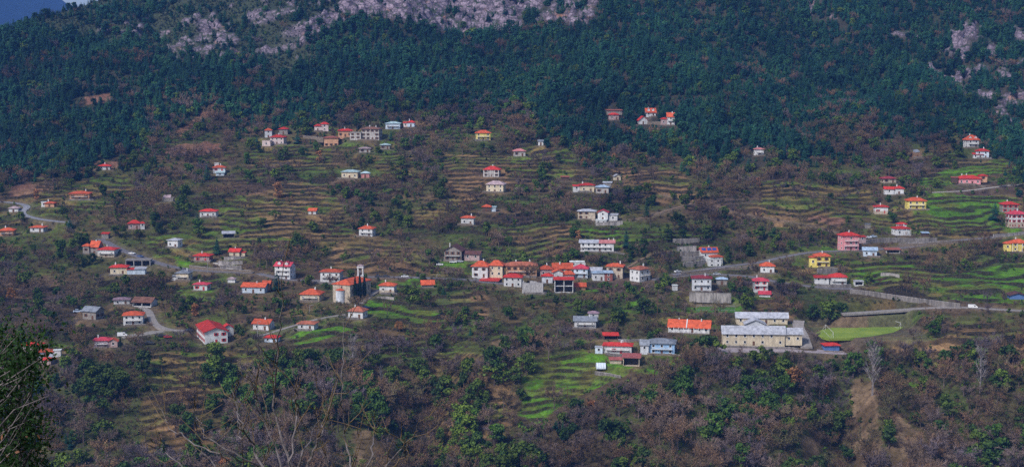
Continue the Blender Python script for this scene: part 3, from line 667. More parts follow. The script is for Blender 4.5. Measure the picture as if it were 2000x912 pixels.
def build_ground():
    ok = (np.abs(X) < 60 + 0.52 * np.maximum(Y, 0)) | (Y > 1400)
    ny, nx = X.shape
    idx = np.arange(ny * nx).reshape(ny, nx)
    a = idx[:-1, :-1]; b_ = idx[:-1, 1:]; c_ = idx[1:, 1:]; d_ = idx[1:, :-1]
    k = ok[:-1, :-1] & ok[1:, 1:] & ok[:-1, 1:] & ok[1:, :-1]
    Fq = np.stack([a[k], b_[k], c_[k], d_[k]], 1)
    used = np.unique(Fq); remap = np.full(ny * nx, -1); remap[used] = np.arange(len(used))
    Fq = remap[Fq]
    V = np.stack([X.ravel()[used], Y.ravel()[used], Z.ravel()[used]], 1)
    me = bpy.data.meshes.new('ground')
    me.vertices.add(len(V)); me.vertices.foreach_set('co', V.ravel())
    me.loops.add(len(Fq) * 4); me.loops.foreach_set('vertex_index', Fq.ravel().astype(np.int32))
    me.polygons.add(len(Fq)); me.polygons.foreach_set('loop_start', np.arange(0, len(Fq) * 4, 4, dtype=np.int32))
    me.polygons.foreach_set('loop_total', np.full(len(Fq), 4, np.int32))
    me.update(calc_edges=True); me.validate()
    at = me.attributes.new('cover', 'FLOAT_COLOR', 'POINT')
    at.data.foreach_set('color', np.concatenate([cov.reshape(-1, 3)[used], rk.ravel()[used][:, None]], 1).ravel().astype(np.float32))
    at = me.attributes.new('bank', 'FLOAT', 'POINT'); at.data.foreach_set('value', (bank_shade_m * (1 - wmx)).ravel()[used].astype(np.float32))
    me.polygons.foreach_set('use_smooth', [True] * len(Fq))
    return me

def ground_mat():
    m = bpy.data.materials.new('ground_cover')
    t, N, Lk = nt(m)
    b = N['Principled BSDF']; b.inputs['Roughness'].default_value = 0.9; b.inputs['Specular IOR Level'].default_value = 0.1
    at = N.new('ShaderNodeAttribute'); at.attribute_name = 'cover'
    geo = N.new('ShaderNodeNewGeometry')
    def noise(sc, det=4, st=None):
        n = N.new('ShaderNodeTexNoise'); n.inputs['Scale'].default_value = sc; n.inputs['Detail'].default_value = det; n.inputs['Roughness'].default_value = .65
        if st:
            mp = N.new('ShaderNodeMapping'); mp.inputs['Scale'].default_value = st
            Lk.new(geo.outputs['Position'], mp.inputs['Vector']); Lk.new(mp.outputs['Vector'], n.inputs['Vector'])
        else: Lk.new(geo.outputs['Position'], n.inputs['Vector'])
        return n.outputs['Fac']
    def mr(v, a, b_, c=0., d=1.):
        k = N.new('ShaderNodeMapRange'); k.inputs[1].default_value = a; k.inputs[2].default_value = b_; k.inputs[3].default_value = c; k.inputs[4].default_value = d
        Lk.new(v, k.inputs[0]); return k.outputs[0]
    def mix(f, a, b_, bt='MIX'):
        k = N.new('ShaderNodeMix'); k.data_type = 'RGBA'; k.blend_type = bt
        for v, s in ((f, 0), (a, 6), (b_, 7)):
            if isinstance(v, (int, float)): k.inputs[s].default_value = v
            elif isinstance(v, tuple): k.inputs[s].default_value = (*v, 1)
            else: Lk.new(v, k.inputs[s])
        return k.outputs[2]
    nA = noise(0.35, 6); nB = noise(1.1, 5)
    c = mix(1.0, at.outputs['Color'], mr(nA, .32, .68, .5, 1.5), 'MULTIPLY')
    c = mix(mr(nB, .52, .68, 0, .55), c, (.045, .032, .022))
    sep = N.new('ShaderNodeSeparateXYZ'); Lk.new(geo.outputs['Normal'], sep.inputs[0])
    # steep banks between terraces: dry stone and bare earth, riser shade painted in near-black
    bank = mr(sep.outputs['Z'], .90, .78)
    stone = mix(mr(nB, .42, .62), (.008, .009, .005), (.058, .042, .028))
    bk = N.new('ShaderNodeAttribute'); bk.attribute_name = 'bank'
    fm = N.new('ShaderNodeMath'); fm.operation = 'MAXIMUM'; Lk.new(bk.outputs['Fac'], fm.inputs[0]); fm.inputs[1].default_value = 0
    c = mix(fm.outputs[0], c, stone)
    # limestone crags
    nR = noise(.13, 9, (1, 1, 2.4)); nR2 = noise(.55, 6)
    lime = mix(mr(nR, .36, .62), (.060, .048, .066), (.29, .23, .285))
    lime = mix(mr(nR2, .50, .62, 0, .85), lime, (.045, .042, .045))
    lime = mix(mr(noise(.045, 3), .60, .72, 0, .6), lime, (.42, .19, .09))
    vo = N.new('ShaderNodeTexVoronoi'); vo.feature = 'DISTANCE_TO_EDGE'; vo.inputs['Scale'].default_value = .11
    mpv = N.new('ShaderNodeMapping'); mpv.inputs['Scale'].default_value = (1.3, 1, 1.9); mpv.inputs['Rotation'].default_value = (.2, .35, 0)
    Lk.new(geo.outputs['Position'], mpv.inputs['Vector']); Lk.new(mpv.outputs['Vector'], vo.inputs['Vector'])
    lime = mix(mr(vo.outputs['Distance'], .10, .02, 0, .8), lime, (.05, .042, .052))
    ledge = mr(sep.outputs['Z'], .80, .93)
    lime = mix(ledge, lime, (.035, .05, .026))
    c = mix(at.outputs['Alpha'], c, lime)
    Lk.new(c, b.inputs['Base Color'])
    bp = N.new('ShaderNodeBump'); bp.inputs['Strength'].default_value = .7; bp.inputs['Distance'].default_value = .5
    Lk.new(nB, bp.inputs['Height']); Lk.new(bp.outputs['Normal'], b.inputs['Normal'])
    return m

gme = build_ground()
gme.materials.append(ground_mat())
tag(link('ground', gme), 'terraced hillside and mountain slope', None, kind='structure')

def ground_z(x, y):
    x = np.asarray(x, float); y = np.asarray(y, float)
    j = np.clip(np.searchsorted(gx, x) - 1, 0, len(gx) - 2); i = np.clip(np.searchsorted(gy, y) - 1, 0, len(gy) - 2)
    fx = np.clip((x - gx[j]) / (gx[j + 1] - gx[j]), 0, 1); fy = np.clip((y - gy[i]) / (gy[i + 1] - gy[i]), 0, 1)
    return (Z[i, j] * (1 - fx) + Z[i, j + 1] * fx) * (1 - fy) + (Z[i + 1, j] * (1 - fx) + Z[i + 1, j + 1] * fx) * fy
def grid_val(A, x, y):
    j = np.clip(np.searchsorted(gx, x) - 1, 0, len(gx) - 2); i = np.clip(np.searchsorted(gy, y) - 1, 0, len(gy) - 2)
    return A[i, j]

# the blue mountain far behind the left skyline
def far_mountain():
    xs = np.arange(-3600, 1500, 45.0); ys = np.arange(2900, 5200, 60.0)
    A, Bq = np.meshgrid(xs, ys); K = 1.65
    ridge = np.interp(A, [-3600, -2200, -1600, -1275, -1190, -1110, -1020, -600, 1500], [520, 470, 400, 300, 236, 178, 150, 60, -40])
    z = ridge * np.exp(-((Bq - 3550) / 520.) ** 2) + 40 * (fbm(A / 260, Bq / 260, 121, 4) - .5) * (np.abs(Bq - 3550) > 60) - 160 * (1 - np.exp(-((Bq - 3550) / 700.) ** 2))
    z += 14 * (fbm(A / 70, Bq / 70, 125, 3) - .5)
    ny, nx = A.shape; idx = np.arange(ny * nx).reshape(ny, nx)
    f = np.stack([idx[:-1, :-1].ravel(), idx[:-1, 1:].ravel(), idx[1:, 1:].ravel(), idx[1:, :-1].ravel()], 1)
    me = mesh('far_mountain', np.stack([A.ravel() * K, Bq.ravel() * K, z.ravel() * K], 1), f.tolist(), mat('far_forest', (.012, .020, .024), .9, .4, .02), True)
    tag(link('far_mountain', me), 'distant blue forested mountain behind the skyline', None, kind='structure')
far_mountain()

# ---------------------------------------------------------------- roads, paths, yards
RC = dict(asphalt=((.15, .14, .155), .9, .3, .35), paleasphalt=((.22, .22, .25), .9, .25, .4), concrete_road=((.25, .225, .21), .9, .3, .5), gravel=((.24, .22, .20), .95, .4, .9),
          palepath=((.40, .37, .34), .9, .2, .5), dirt=((.19, .13, .085), .95, .35, .5), yardpave=((.32, .27, .28), .9, .3, .4))
def ribbon(name, P, w, m, lift=0.1):
    n = len(P)
    T = np.gradient(P[:, :2], axis=0); T /= np.linalg.norm(T, axis=1)[:, None] + 1e-9
    Nn = np.stack([-T[:, 1], T[:, 0]], 1)
    wob = w / 2 + 0.25 * (fbm(np.arange(n) / 2.0, np.zeros(n) + P[0, 0], 131, 2) - .5)
    V = []; Fc = []
    for i in range(n):
        l = P[i, :2] + Nn[i] * wob[i]; r_ = P[i, :2] - Nn[i] * wob[i]; z = P[i, 2] + lift
        V += [(l[0], l[1], z - 1.0), (l[0], l[1], z), (P[i, 0], P[i, 1], z + .06), (r_[0], r_[1], z), (r_[0], r_[1], z - 1.0)]
    for i in range(n - 1):
        for k in range(4): Fc.append((i * 5 + k, (i + 1) * 5 + k, (i + 1) * 5 + k + 1, i * 5 + k + 1))
    Fc += [(0, 1, 2, 3, 4), tuple((n - 1) * 5 + k for k in (4, 3, 2, 1, 0))]
    return mesh(name, V, Fc, m)
for i, (n_, m_, w_, P) in enumerate(RP):
    cc = RC[m_]
    o = link(n_, ribbon(n_, P, w_, mat(m_, cc[0], cc[1], cc[2], cc[3]), 0.08 + 0.006 * i))
    o['kind'] = 'structure'

def sheet(name, Q, z, m, lift=.05):
    n = len(Q); V = [(p[0], p[1], z + lift) for p in Q] + [(p[0], p[1], z - 1.2) for p in Q]
    o = link(name, mesh(name, V, [tuple(range(n))] + [(i, i + n, (i + 1) % n + n, (i + 1) % n) for i in range(n)], m)); o['kind'] = 'structure'; return o
sheet('football_pitch', PITCH_Q, pitch_z, mat('pitch_grass', (.20, .25, .035), .9, .35, .10, c2=(.12, .19, .025)))
sheet('small_pitch', MINI_Q, mini_z, mat('mini_grass', (.055, .14, .02), .9, .3, .3))
# ---------------------------------------------------------------- building materials
RCOL = dict(red=(.50, .04, .03), orange=(.52, .095, .04), pinkred=(.46, .05, .075), palered=(.45, .17, .17), brown=(.20, .095, .07), darkbrown=(.11, .05, .045), brownred=(.28, .09, .065),
            crimson=(.27, .04, .05), weathered=(.38, .12, .07), slate=(.20, .22, .26), teal=(.37, .50, .53), palemetal=(.40, .41, .46), bluemetal=(.33, .43, .56), pinkgrey=(.42, .31, .33),
            violet=(.24, .16, .20), rust=(.38, .10, .085), concrete=(.27, .25, .245), white=(.68, .72, .72), greystone=(.42, .39, .38), palerose=(.62, .50, .48), mixed=(.46, .30, .28))
WCOL = dict(white=(.60, .60, .61), cream=(.60, .51, .37), yellow=(.74, .60, .16), pink=(.66, .27, .29), palerose=(.62, .50, .48), peach=(.56, .31, .19), stone=(.28, .25, .23), greystone=(.45, .42, .40),
            beigestone=(.50, .42, .33), rosestone=(.42, .30, .29), rosewall=(.5, .22, .2), greywhite=(.56, .58, .63), bluewhite=(.50, .58, .68), blue=(.33, .52, .78), mauve=(.36, .28, .34), brownstone=(.30, .18, .10),
            darkwood=(.10, .065, .05), concrete=(.42, .40, .40), bluewall=(.10, .18, .40), brickwall=(.30, .10, .08))
def roofmat(k):
    metal = k in ('teal', 'palemetal', 'bluemetal', 'rust')
    return mat('roof_' + k, RCOL[k], .5 if metal else .8, .42, .6, orand=.22, spec=.4 if metal else .2, bump=.25)
def wallmat(k):
    st = k in ('stone', 'greystone', 'beigestone', 'rosestone', 'brownstone', 'concrete')
    return mat('wall_' + k, WCOL[k], .85, .45 if st else .30, 1.6 if st else .8, bump=.5 if st else .1, stretch=(1, 1, .3) if k == 'concrete' else (1, 1, .4), orand=.12)
M_GLASS = mat('window_glass', (.025, .03, .04), .15, .3, .8, spec=.5)
M_FRAME = mat('frame_white', (.70, .69, .67), .6, .1, 2)
M_WOOD = mat('frame_wood', (.14, .07, .04), .7, .3, 3)
M_REDW = mat('red_paint', (.42, .05, .05), .6, .2, 2)
M_RAIL = mat('railing', (.62, .61, .60), .6, .15, 2)
M_CONC = mat('concrete', (.20, .18, .17), .9, .55, .7, bump=.3, stretch=(1, 1, .22))
M_CONCL = mat('pale_concrete', (.36, .325, .31), .9, .6, .7, bump=.3, stretch=(1, 1, .22))
M_STONEW = mat('dry_stone', (.20, .16, .125), .95, .5, 1.4, bump=.6)
M_SHADE = mat('interior_shade', (.05, .045, .045), .9, .3, 1)
M_STEEL = mat('steel', (.45, .46, .48), .4, .1, 2, metal=.6)
M_SOLAR = mat('solar_panel', (.03, .07, .28), .2, .3, 1.5, spec=.6)

_wm = {}
def window_meshes(fr):
    if fr not in _wm:
        f = MB(); t = .09
        f.box(-.5, -.5 + t, -.07, .06, 0, 1).box(.5 - t, .5, -.07, .06, 0, 1).box(-.5 + t, .5 - t, -.07, .06, 0, t * .8).box(-.5 + t, .5 - t, -.07, .06, 1 - t * .8, 1).box(-.58, .58, -.16, -.075, -.06, .03)
        p = MB(); p.box(-.5 + t, .5 - t, -.03, .05, t * .8, 1 - t * .8)
        s = MB(); s.box(-.225, .225, -.06, .02, 0, 1)
        _wm[fr] = (mesh('window', f.v, f.f, {'w': M_FRAME, 'g': M_WOOD, 's': M_REDW}[fr]), mesh('pane', p.v, p.f, M_GLASS), mesh('shutter', s.v, s.f, {'w': M_FRAME, 'g': M_WOOD, 's': M_REDW}[fr]))
    return _wm[fr]
_dm = {}
def door_mesh(k):
    if k not in _dm:
        d = MB(); d.box(-.5, .5, -.05, .05, 0, 1).box(-.42, -.05, -.08, -.051, .08, .92).box(.05, .42, -.08, -.051, .08, .92)
        _dm[k] = mesh('door', d.v, d.f, {'w': M_WOOD, 'g': M_WOOD, 's': M_REDW}[k])
    return _dm[k]

def roof_geo(kind, L, D, h, rise, ov):
    """returns roof shell and the wall top points (gables)"""
    a, b = L / 2 + ov, D / 2 + ov
    t = .22
    mb = MB(); z = h - .02
    if kind == 'hip':
        if L >= D: rl, rw = (L - D) / 2 + .06 * D, 0.0
        else: rl, rw = 0.0, (D - L) / 2 + .06 * L
        lo = [(-a, -b, z), (a, -b, z), (a, b, z), (-a, b, z)]
        up = [(-a, -b, z + t), (a, -b, z + t), (a, b, z + t), (-a, b, z + t)]
        rl = max(rl, .15); 
        rd = [(-rl, -rw, z + rise), (rl, -rw, z + rise), (rl, rw, z + rise), (-rl, rw, z + rise)] if rw else [(-rl, 0, z + rise), (rl, 0, z + rise)]
        if not rw:
            mb.add(lo + up + rd, [(3, 2, 1, 0), (0, 1, 5, 4), (1, 2, 6, 5), (2, 3, 7, 6), (3, 0, 4, 7), (4, 5, 9, 8), (5, 6, 9), (6, 7, 8, 9), (7, 4, 8)])
        else:
            rd = [(0, -rw, z + rise), (0, rw, z + rise)]
            mb.add(lo + up + rd, [(3, 2, 1, 0), (0, 1, 5, 4), (1, 2, 6, 5), (2, 3, 7, 6), (3, 0, 4, 7), (4, 5, 8), (5, 6, 9, 8), (6, 7, 9), (7, 4, 8, 9)])
    elif kind in ('gablex', 'gabley'):
        if kind == 'gabley': a, b = b, a
        k = rise / (b - ov + 1e-6) if b > ov else 1
        dz = k * ov
        pr = [(-b, z - dz), (0, z + rise), (b, z - dz), (b, z - dz + t), (0, z + rise + t * 1.15), (-b, z - dz + t)]
        V = [(-a, y, q) for y, q in pr] + [(a, y, q) for y, q in pr]
        if kind == 'gabley': V = [(-y, x, q) for x, y, q in V]
        mb.add(V, [(0, 1, 4, 5), (1, 2, 3, 4), (11, 10, 7, 6), (10, 9, 8, 7), (5, 4, 10, 11), (4, 3, 9, 10), (0, 6, 7, 1), (1, 7, 8, 2), (0, 5, 11, 6), (2, 8, 9, 3)])
    elif kind == 'shed':
        V = [(-a, -b, z), (a, -b, z), (a, b, z + rise), (-a, b, z + rise)]
        mb.add(V + [(x, y, q + .16) for x, y, q in V], [(3, 2, 1, 0), (4, 5, 6, 7), (0, 1, 5, 4), (1, 2, 6, 5), (2, 3, 7, 6), (3, 0, 4, 7)])
    elif kind == 'flat':
        mb.box(-a, a, -b, b, z, z + .28)
    return mb

def wall_geo(kind, L, D, h, rise, open_front=False):
    a, b = L / 2, D / 2; mb = MB()
    z0 = -1.6
    if kind == 'ruin':
        t = .6; rr = random.Random(int(L * 1000))
        for (x0, x1, y0, y1) in ((-a, a, -b, -b + t), (-a, a, b - t, b), (-a, -a + t, -b + t, b - t), (a - t, a, -b + t, b - t)):
            n = 6
            for i in range(n):
                hh = h * rr.uniform(.72, 1.0)
                if x1 - x0 > y1 - y0: mb.box(x0 + (x1 - x0) * i / n, x0 + (x1 - x0) * (i + 1) / n, y0, y1, z0, hh)
                else: mb.box(x0, x1, y0 + (y1 - y0) * i / n, y0 + (y1 - y0) * (i + 1) / n, z0, hh)
        return mb
    if open_front:
        t = .3
        mb.box(-a, -a + t, -b, b, z0, h).box(a - t, a, -b, b, z0, h).box(-a + t, a - t, b - t, b, z0, h).box(-a + t, a - t, -b + .05, b - t, z0, .05)
        n = max(1, int(L / 4.5))
        for i in range(1, n): mb.box(-a + L * i / n - .18, -a + L * i / n + .18, -b, -b + .36, .05, h)
        ns = max(1, round(h / 3.2))
        for s in range(1, ns): mb.box(-a + t, a - t, -b + .4, b - t, h * s / ns - .15, h * s / ns + .1)
        mb.box(-a + t, a - t, -b + .02, -b + .38, h - .4, h - .03)
        if kind == 'gablex':
            for s in (-1, 1):
                x0, x1 = sorted((s * a, s * (a - t))); q = rise - .25
                mb.add([(x0, -b, h), (x0, b, h), (x0, 0, h + q), (x1, -b, h), (x1, b, h), (x1, 0, h + q)], [(0, 2, 1), (3, 4, 5), (0, 3, 5, 2), (2, 5, 4, 1)])
        return mb
    if kind in ('gablex', 'gabley'):
        if kind == 'gabley': a, b = b, a
        q = max(rise - .02, .1)
        pr = [(-b, z0), (b, z0), (b, h - .03), (0, h + q - .05), (-b, h - .03)]
        V = [(-a, y, z) for y, z in pr] + [(a, y, z) for y, z in pr]
        if kind == 'gabley': V = [(-y, x, z) for x, y, z in V]
        mb.add(V, [(0, 4, 3, 2, 1), (5, 6, 7, 8, 9), (0, 1, 6, 5), (1, 2, 7, 6), (2, 3, 8, 7), (3, 4, 9, 8), (4, 0, 5, 9)])
    elif kind == 'shed':
        mb.add([(-a, -b, z0), (a, -b, z0), (a, b, z0), (-a, b, z0), (-a, -b, h - .05), (a, -b, h - .05), (a, b, h + rise * .92 - .05), (-a, b, h + rise * .92 - .05)],
               [(0, 3, 2, 1), (4, 5, 6, 7), (0, 1, 5, 4), (1, 2, 6, 5), (2, 3, 7, 6), (3, 0, 4, 7)])
    else:
        mb.box(-a, a, -b, b, z0, h)
    return mb

def put_windows(root, g, T, fl, fr):
    """windows on the front and on the side that shows; door in the front"""
    L, D, h, yaw = g['L'], g['D'], g['h'], g['yaw']
    ns = max(1, int(round(h / 3.1)))
    sh = h / ns
    wf, wp, ws = window_meshes(fr)
    rr = random.Random(int(g['C'][0] * 100))
    faces = [(0, L, D / 2)]
    if yaw > .02: faces.append((-math.pi / 2, D, L / 2))
    elif yaw < -.02: faces.append((math.pi / 2, D, L / 2))
    else: faces.append((math.pi / 2, D, L / 2))
    big = L > 24
    for fi, (an, wd, off) in enumerate(faces):
        n = max(1, int(wd / (3.3 if not big else 4.2)))
        if fi == 1 and abs(yaw) < .02: n = min(n, 1)
        n = min(n, 13)
        for s in range(ns):
            for i in range(n):
                u = -wd / 2 + wd * (i + .5) / n
                ww = min(1.25, wd / n * .5) * rr.uniform(.9, 1.1); wh = min(1.5, sh * .52)
                isdoor = s == 0 and fi == 0 and i == (n // 2) and 'W' not in fl
                if not isdoor and rr.random() < .1 and n > 2: continue
                zz = sh * s + (sh * .30 if not isdoor else .02)
                M = T @ Matrix.Rotation(an, 4, 'Z') @ Matrix.Translation((u, -off, zz))
                if isdoor:
                    o = link('door', door_mesh(fr), root); M = M @ Matrix.Diagonal((1.15, 1, min(2.15, sh * .75), 1)); o.matrix_local = M
                else:
                    o = link('window', wf, root); o.matrix_local = M @ Matrix.Diagonal((ww, 1, wh, 1))
                    link('pane', wp, o)
                    if fr != 'w' and wd / n > 2.3: [link('shutter', ws, o, loc=(q_, 0, 0)) for q_ in (-.755, .755)]

def balcony(root, g, T, fr):
    L, D, h = g['L'], g['D'], g['h']
    ns = max(2, int(round(h / 3.1))); sh = h / ns
    faces = [(0, L, D / 2)]
    if abs(g['yaw']) > .5: faces = [(0, L, D / 2)]
    for an, wd, off in faces:
        for s in range(1, ns):
            w = wd * .82; z = sh * s - .12
            M = T @ Matrix.Rotation(an, 4, 'Z')
            sl = MB(); sl.box(-w / 2, w / 2, -off - 1.25, -off + .02, z, z + .16)
            so = sl.obj('balcony', M_RAIL, root); so.matrix_local = M
            ra = MB(); y0 = -off - 1.22
            ra.box(-w / 2, w / 2, y0, y0 + .06, z + 1.0, z + 1.1).box(-w / 2, -w / 2 + .06, y0 + .06, -off, z + 1.0, z + 1.1).box(w / 2 - .06, w / 2, y0 + .06, -off, z + 1.0, z + 1.1)
            n = max(3, int(w / .5))
            for i in range(n + 1):
                x = -w / 2 + .03 + (w - .06) * i / n
                ra.box(x - .03, x + .03, y0 + .005, y0 + .055, z + .16, z + 1.0)
            ra.obj('railing', M_WOOD if fr == 'g' else M_RAIL, so)

def veranda(root, g, T):
    L, D, h = g['L'], g['D'], g['h']
    n = max(3, int(L / 2.6)); dp = 2.0
    for i in range(n + 1):
        x = -L / 2 + .15 + (L - .3) * i / n
        MB().box(x - .12, x + .12, -D / 2 - dp, -D / 2 - dp + .24, -1.4, h - .1).obj('post', M_RAIL, root).matrix_local = T
    MB().box(-L / 2, L / 2, -D / 2 - dp, -D / 2 - .01, -.3, .06).obj('veranda_floor', M_CONCL, root).matrix_local = T

def chimney_mesh():
    m = MB(); m.box(-.32, .32, -.32, .32, -1.2, 1.0).box(-.40, .40, -.40, .40, 1.0, 1.12).box(-.24, .24, -.24, .24, 1.12, 1.38); return mesh('chimney', m.v, m.f, wallmat('white'))
CHM = chimney_mesh()

LANDMARKS = []
def build(b):
    g0 = b['g']
    root = link(b['name'], None, None, loc=tuple(g0['C']))
    tag(root, b['label'], b['cat'], 'village buildings on the terraced hillside')
    if b['lm']: LANDMARKS.append((b['lm'], (b['x0'] + b['x1']) / 2, (b['yr'] + b['yb']) / 2, (b['x1'] - b['x0']) / 2))
    for bi, (g, rc, wc, fl) in enumerate(b['blocks']):
        T = Matrix.Translation(Vector(g['C']) - Vector(g0['C'])) @ Matrix.Rotation(g['yaw'], 4, 'Z')
        L, D, h, rise, kind = g['L'], g['D'], g['h'], g['rise'], g['roof']
        pre = 'wing_' if bi else ''
        ov = .25 if kind in ('flat',) else min(.75, .07 * L + .2)
        op = 'o' in fl
        w = wall_geo(kind, L, D, h, rise, op).obj(pre + 'wall', wallmat(wc), root); w.matrix_local = T
        if kind == 'ruin':
            if 'concrete' not in wc:
                rm_ = MB(); rm_.add([(-L * .5, -D * .5, h * .8), (L * .3, -D * .52, h), (L * .25, D * .1, h + 1.4), (-L * .4, 0, h + 1.2), (-L * .5, -D * .5, h * .8 + .2), (L * .3, -D * .52, h + .2), (L * .25, D * .1, h + 1.6), (-L * .4, 0, h + 1.4)], [(3, 2, 1, 0), (4, 5, 6, 7), (0, 1, 5, 4), (1, 2, 6, 5), (2, 3, 7, 6), (3, 0, 4, 7)])
                rm_.obj('broken_roof', roofmat(rc), root).matrix_local = T
        else:
            if rc == 'mixed':
                ro = roof_geo(kind, L * .46, D, h, rise, ov).obj('roof', roofmat('palered'), root); ro.matrix_local = T @ Matrix.Translation((L * .27 + ov * .4, 0, 0))
                r2 = roof_geo(kind, L * .53, D, h, rise, ov).obj('roof', roofmat('palemetal'), root); r2.matrix_local = T @ Matrix.Translation((-L * .235 - ov * .4, 0, .06))
            else:
                ro = roof_geo(kind, L, D, h, rise, ov).obj(pre + 'roof', roofmat(rc), root); ro.matrix_local = T
            if bi == 0 and 'c' not in fl and kind != 'flat':
                rr = random.Random(int(L * 991))
                for q in range(1 + (L > 13)):
                    c = link('chimney', CHM, ro); c.location = (L * rr.uniform(-.3, .3), D * rr.uniform(-.12, .15), h + rise * .85)
        fr = 's' if 's' in fl else ('g' if 'g' in fl or wc in ('stone', 'greystone', 'beigestone', 'brownstone', 'peach', 'darkwood') else 'w')
        if 'n' not in fl and not op and h > 2.0: put_windows(root, g, T, fl, fr)
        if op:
            MB().box(-L / 2 + .32, L / 2 - .32, D * .05, D * .05 + .1, .06, h - .5).obj('shade_panel', M_SHADE, root).matrix_local = T  # dark-coloured sheet, paints the shade inside open-fronted buildings
        if 'b' in fl: balcony(root, g, T, fr)
        if 'v' in fl: veranda(root, g, T)
        if 'p' in fl:
            e = .06
            MB().box(-L / 2 - e, L / 2 + e, -D / 2 - e, D / 2 + e, -1.5, h * .42).obj('stone_base', wallmat('beigestone'), root).matrix_local = T
        if 'd' in fl:
            for sx in (-.24, .24):
                dm = MB(); w2 = 1.0; zb = h + rise * .22; y0 = -D / 2 * .78
                dm.add([(-w2, y0, zb), (w2, y0, zb), (w2, 0, zb), (-w2, 0, zb), (-w2, y0, zb + 1.3), (w2, y0, zb + 1.3), (w2, 0, zb + 1.3), (-w2, 0, zb + 1.3), (0, y0, zb + 2.1), (0, 0, zb + 2.1)],
                       [(0, 1, 5, 8, 4), (1, 2, 6, 5), (3, 0, 4, 7), (2, 3, 7, 9, 6), (4, 8, 9, 7), (5, 6, 9, 8)])
                d = dm.obj('dormer', wallmat('white'), root); d.matrix_local = T @ Matrix.Translation((L * sx, 0, 0))
                rf = MB(); ee = .18
                for s in (-1, 1):
                    rf.add([(0, y0 - ee, zb + 2.13), (s * (w2 + ee), y0 - ee, zb + 1.2), (s * (w2 + ee), .1, zb + 1.2), (0, .1, zb + 2.13), (0, y0 - ee, zb + 2.27), (s * (w2 + ee), y0 - ee, zb + 1.34), (s * (w2 + ee), .1, zb + 1.34), (0, .1, zb + 2.27)],
                           [(0, 1, 2, 3), (4, 7, 6, 5), (0, 4, 5, 1), (2, 6, 7, 3), (1, 5, 6, 2)])
                rf.obj('dormer_roof', roofmat(rc), d)
                wf, wp, ws = window_meshes('w'); wo = link('window', wf, d); wo.location = (0, y0, zb + .15); wo.scale = (1.1, 1, 1.05)
        if 'D' in fl:
            dv = MB(); dz = rise / (D / 2) * ov
            dv.add([(-.25, -D / 2 - ov - .05, h - dz + .02), (-.25, 0, h + rise), (-.25, 0, h + rise + .5), (-.25, -D / 2 - ov - .05, h - dz + .5), (.25, -D / 2 - ov - .05, h - dz + .02), (.25, 0, h + rise), (.25, 0, h + rise + .5), (.25, -D / 2 - ov - .05, h - dz + .5)],
                   [(0, 1, 2, 3), (7, 6, 5, 4), (3, 2, 6, 7), (0, 3, 7, 4), (1, 5, 6, 2)])
            dv.obj('fire_wall', wallmat('white'), root).matrix_local = T @ Matrix.Translation((-L * .06, 0, 0))
        if 'S' in fl:
            k = math.atan2(rise, D / 2)
            for i, sx in enumerate((-.32, .02, .33)):
                p = MB(); p.box(-L * .13, L * .13, -D * .17, D * .17, .08, .16)
                po = p.obj('solar_panel', M_SOLAR, root); po.matrix_local = T @ Matrix.Translation((L * sx, -D * .25, h + rise * .5 + .2)) @ Matrix.Rotation(k, 4, 'X')
    return root
for b in BLD: build(b)

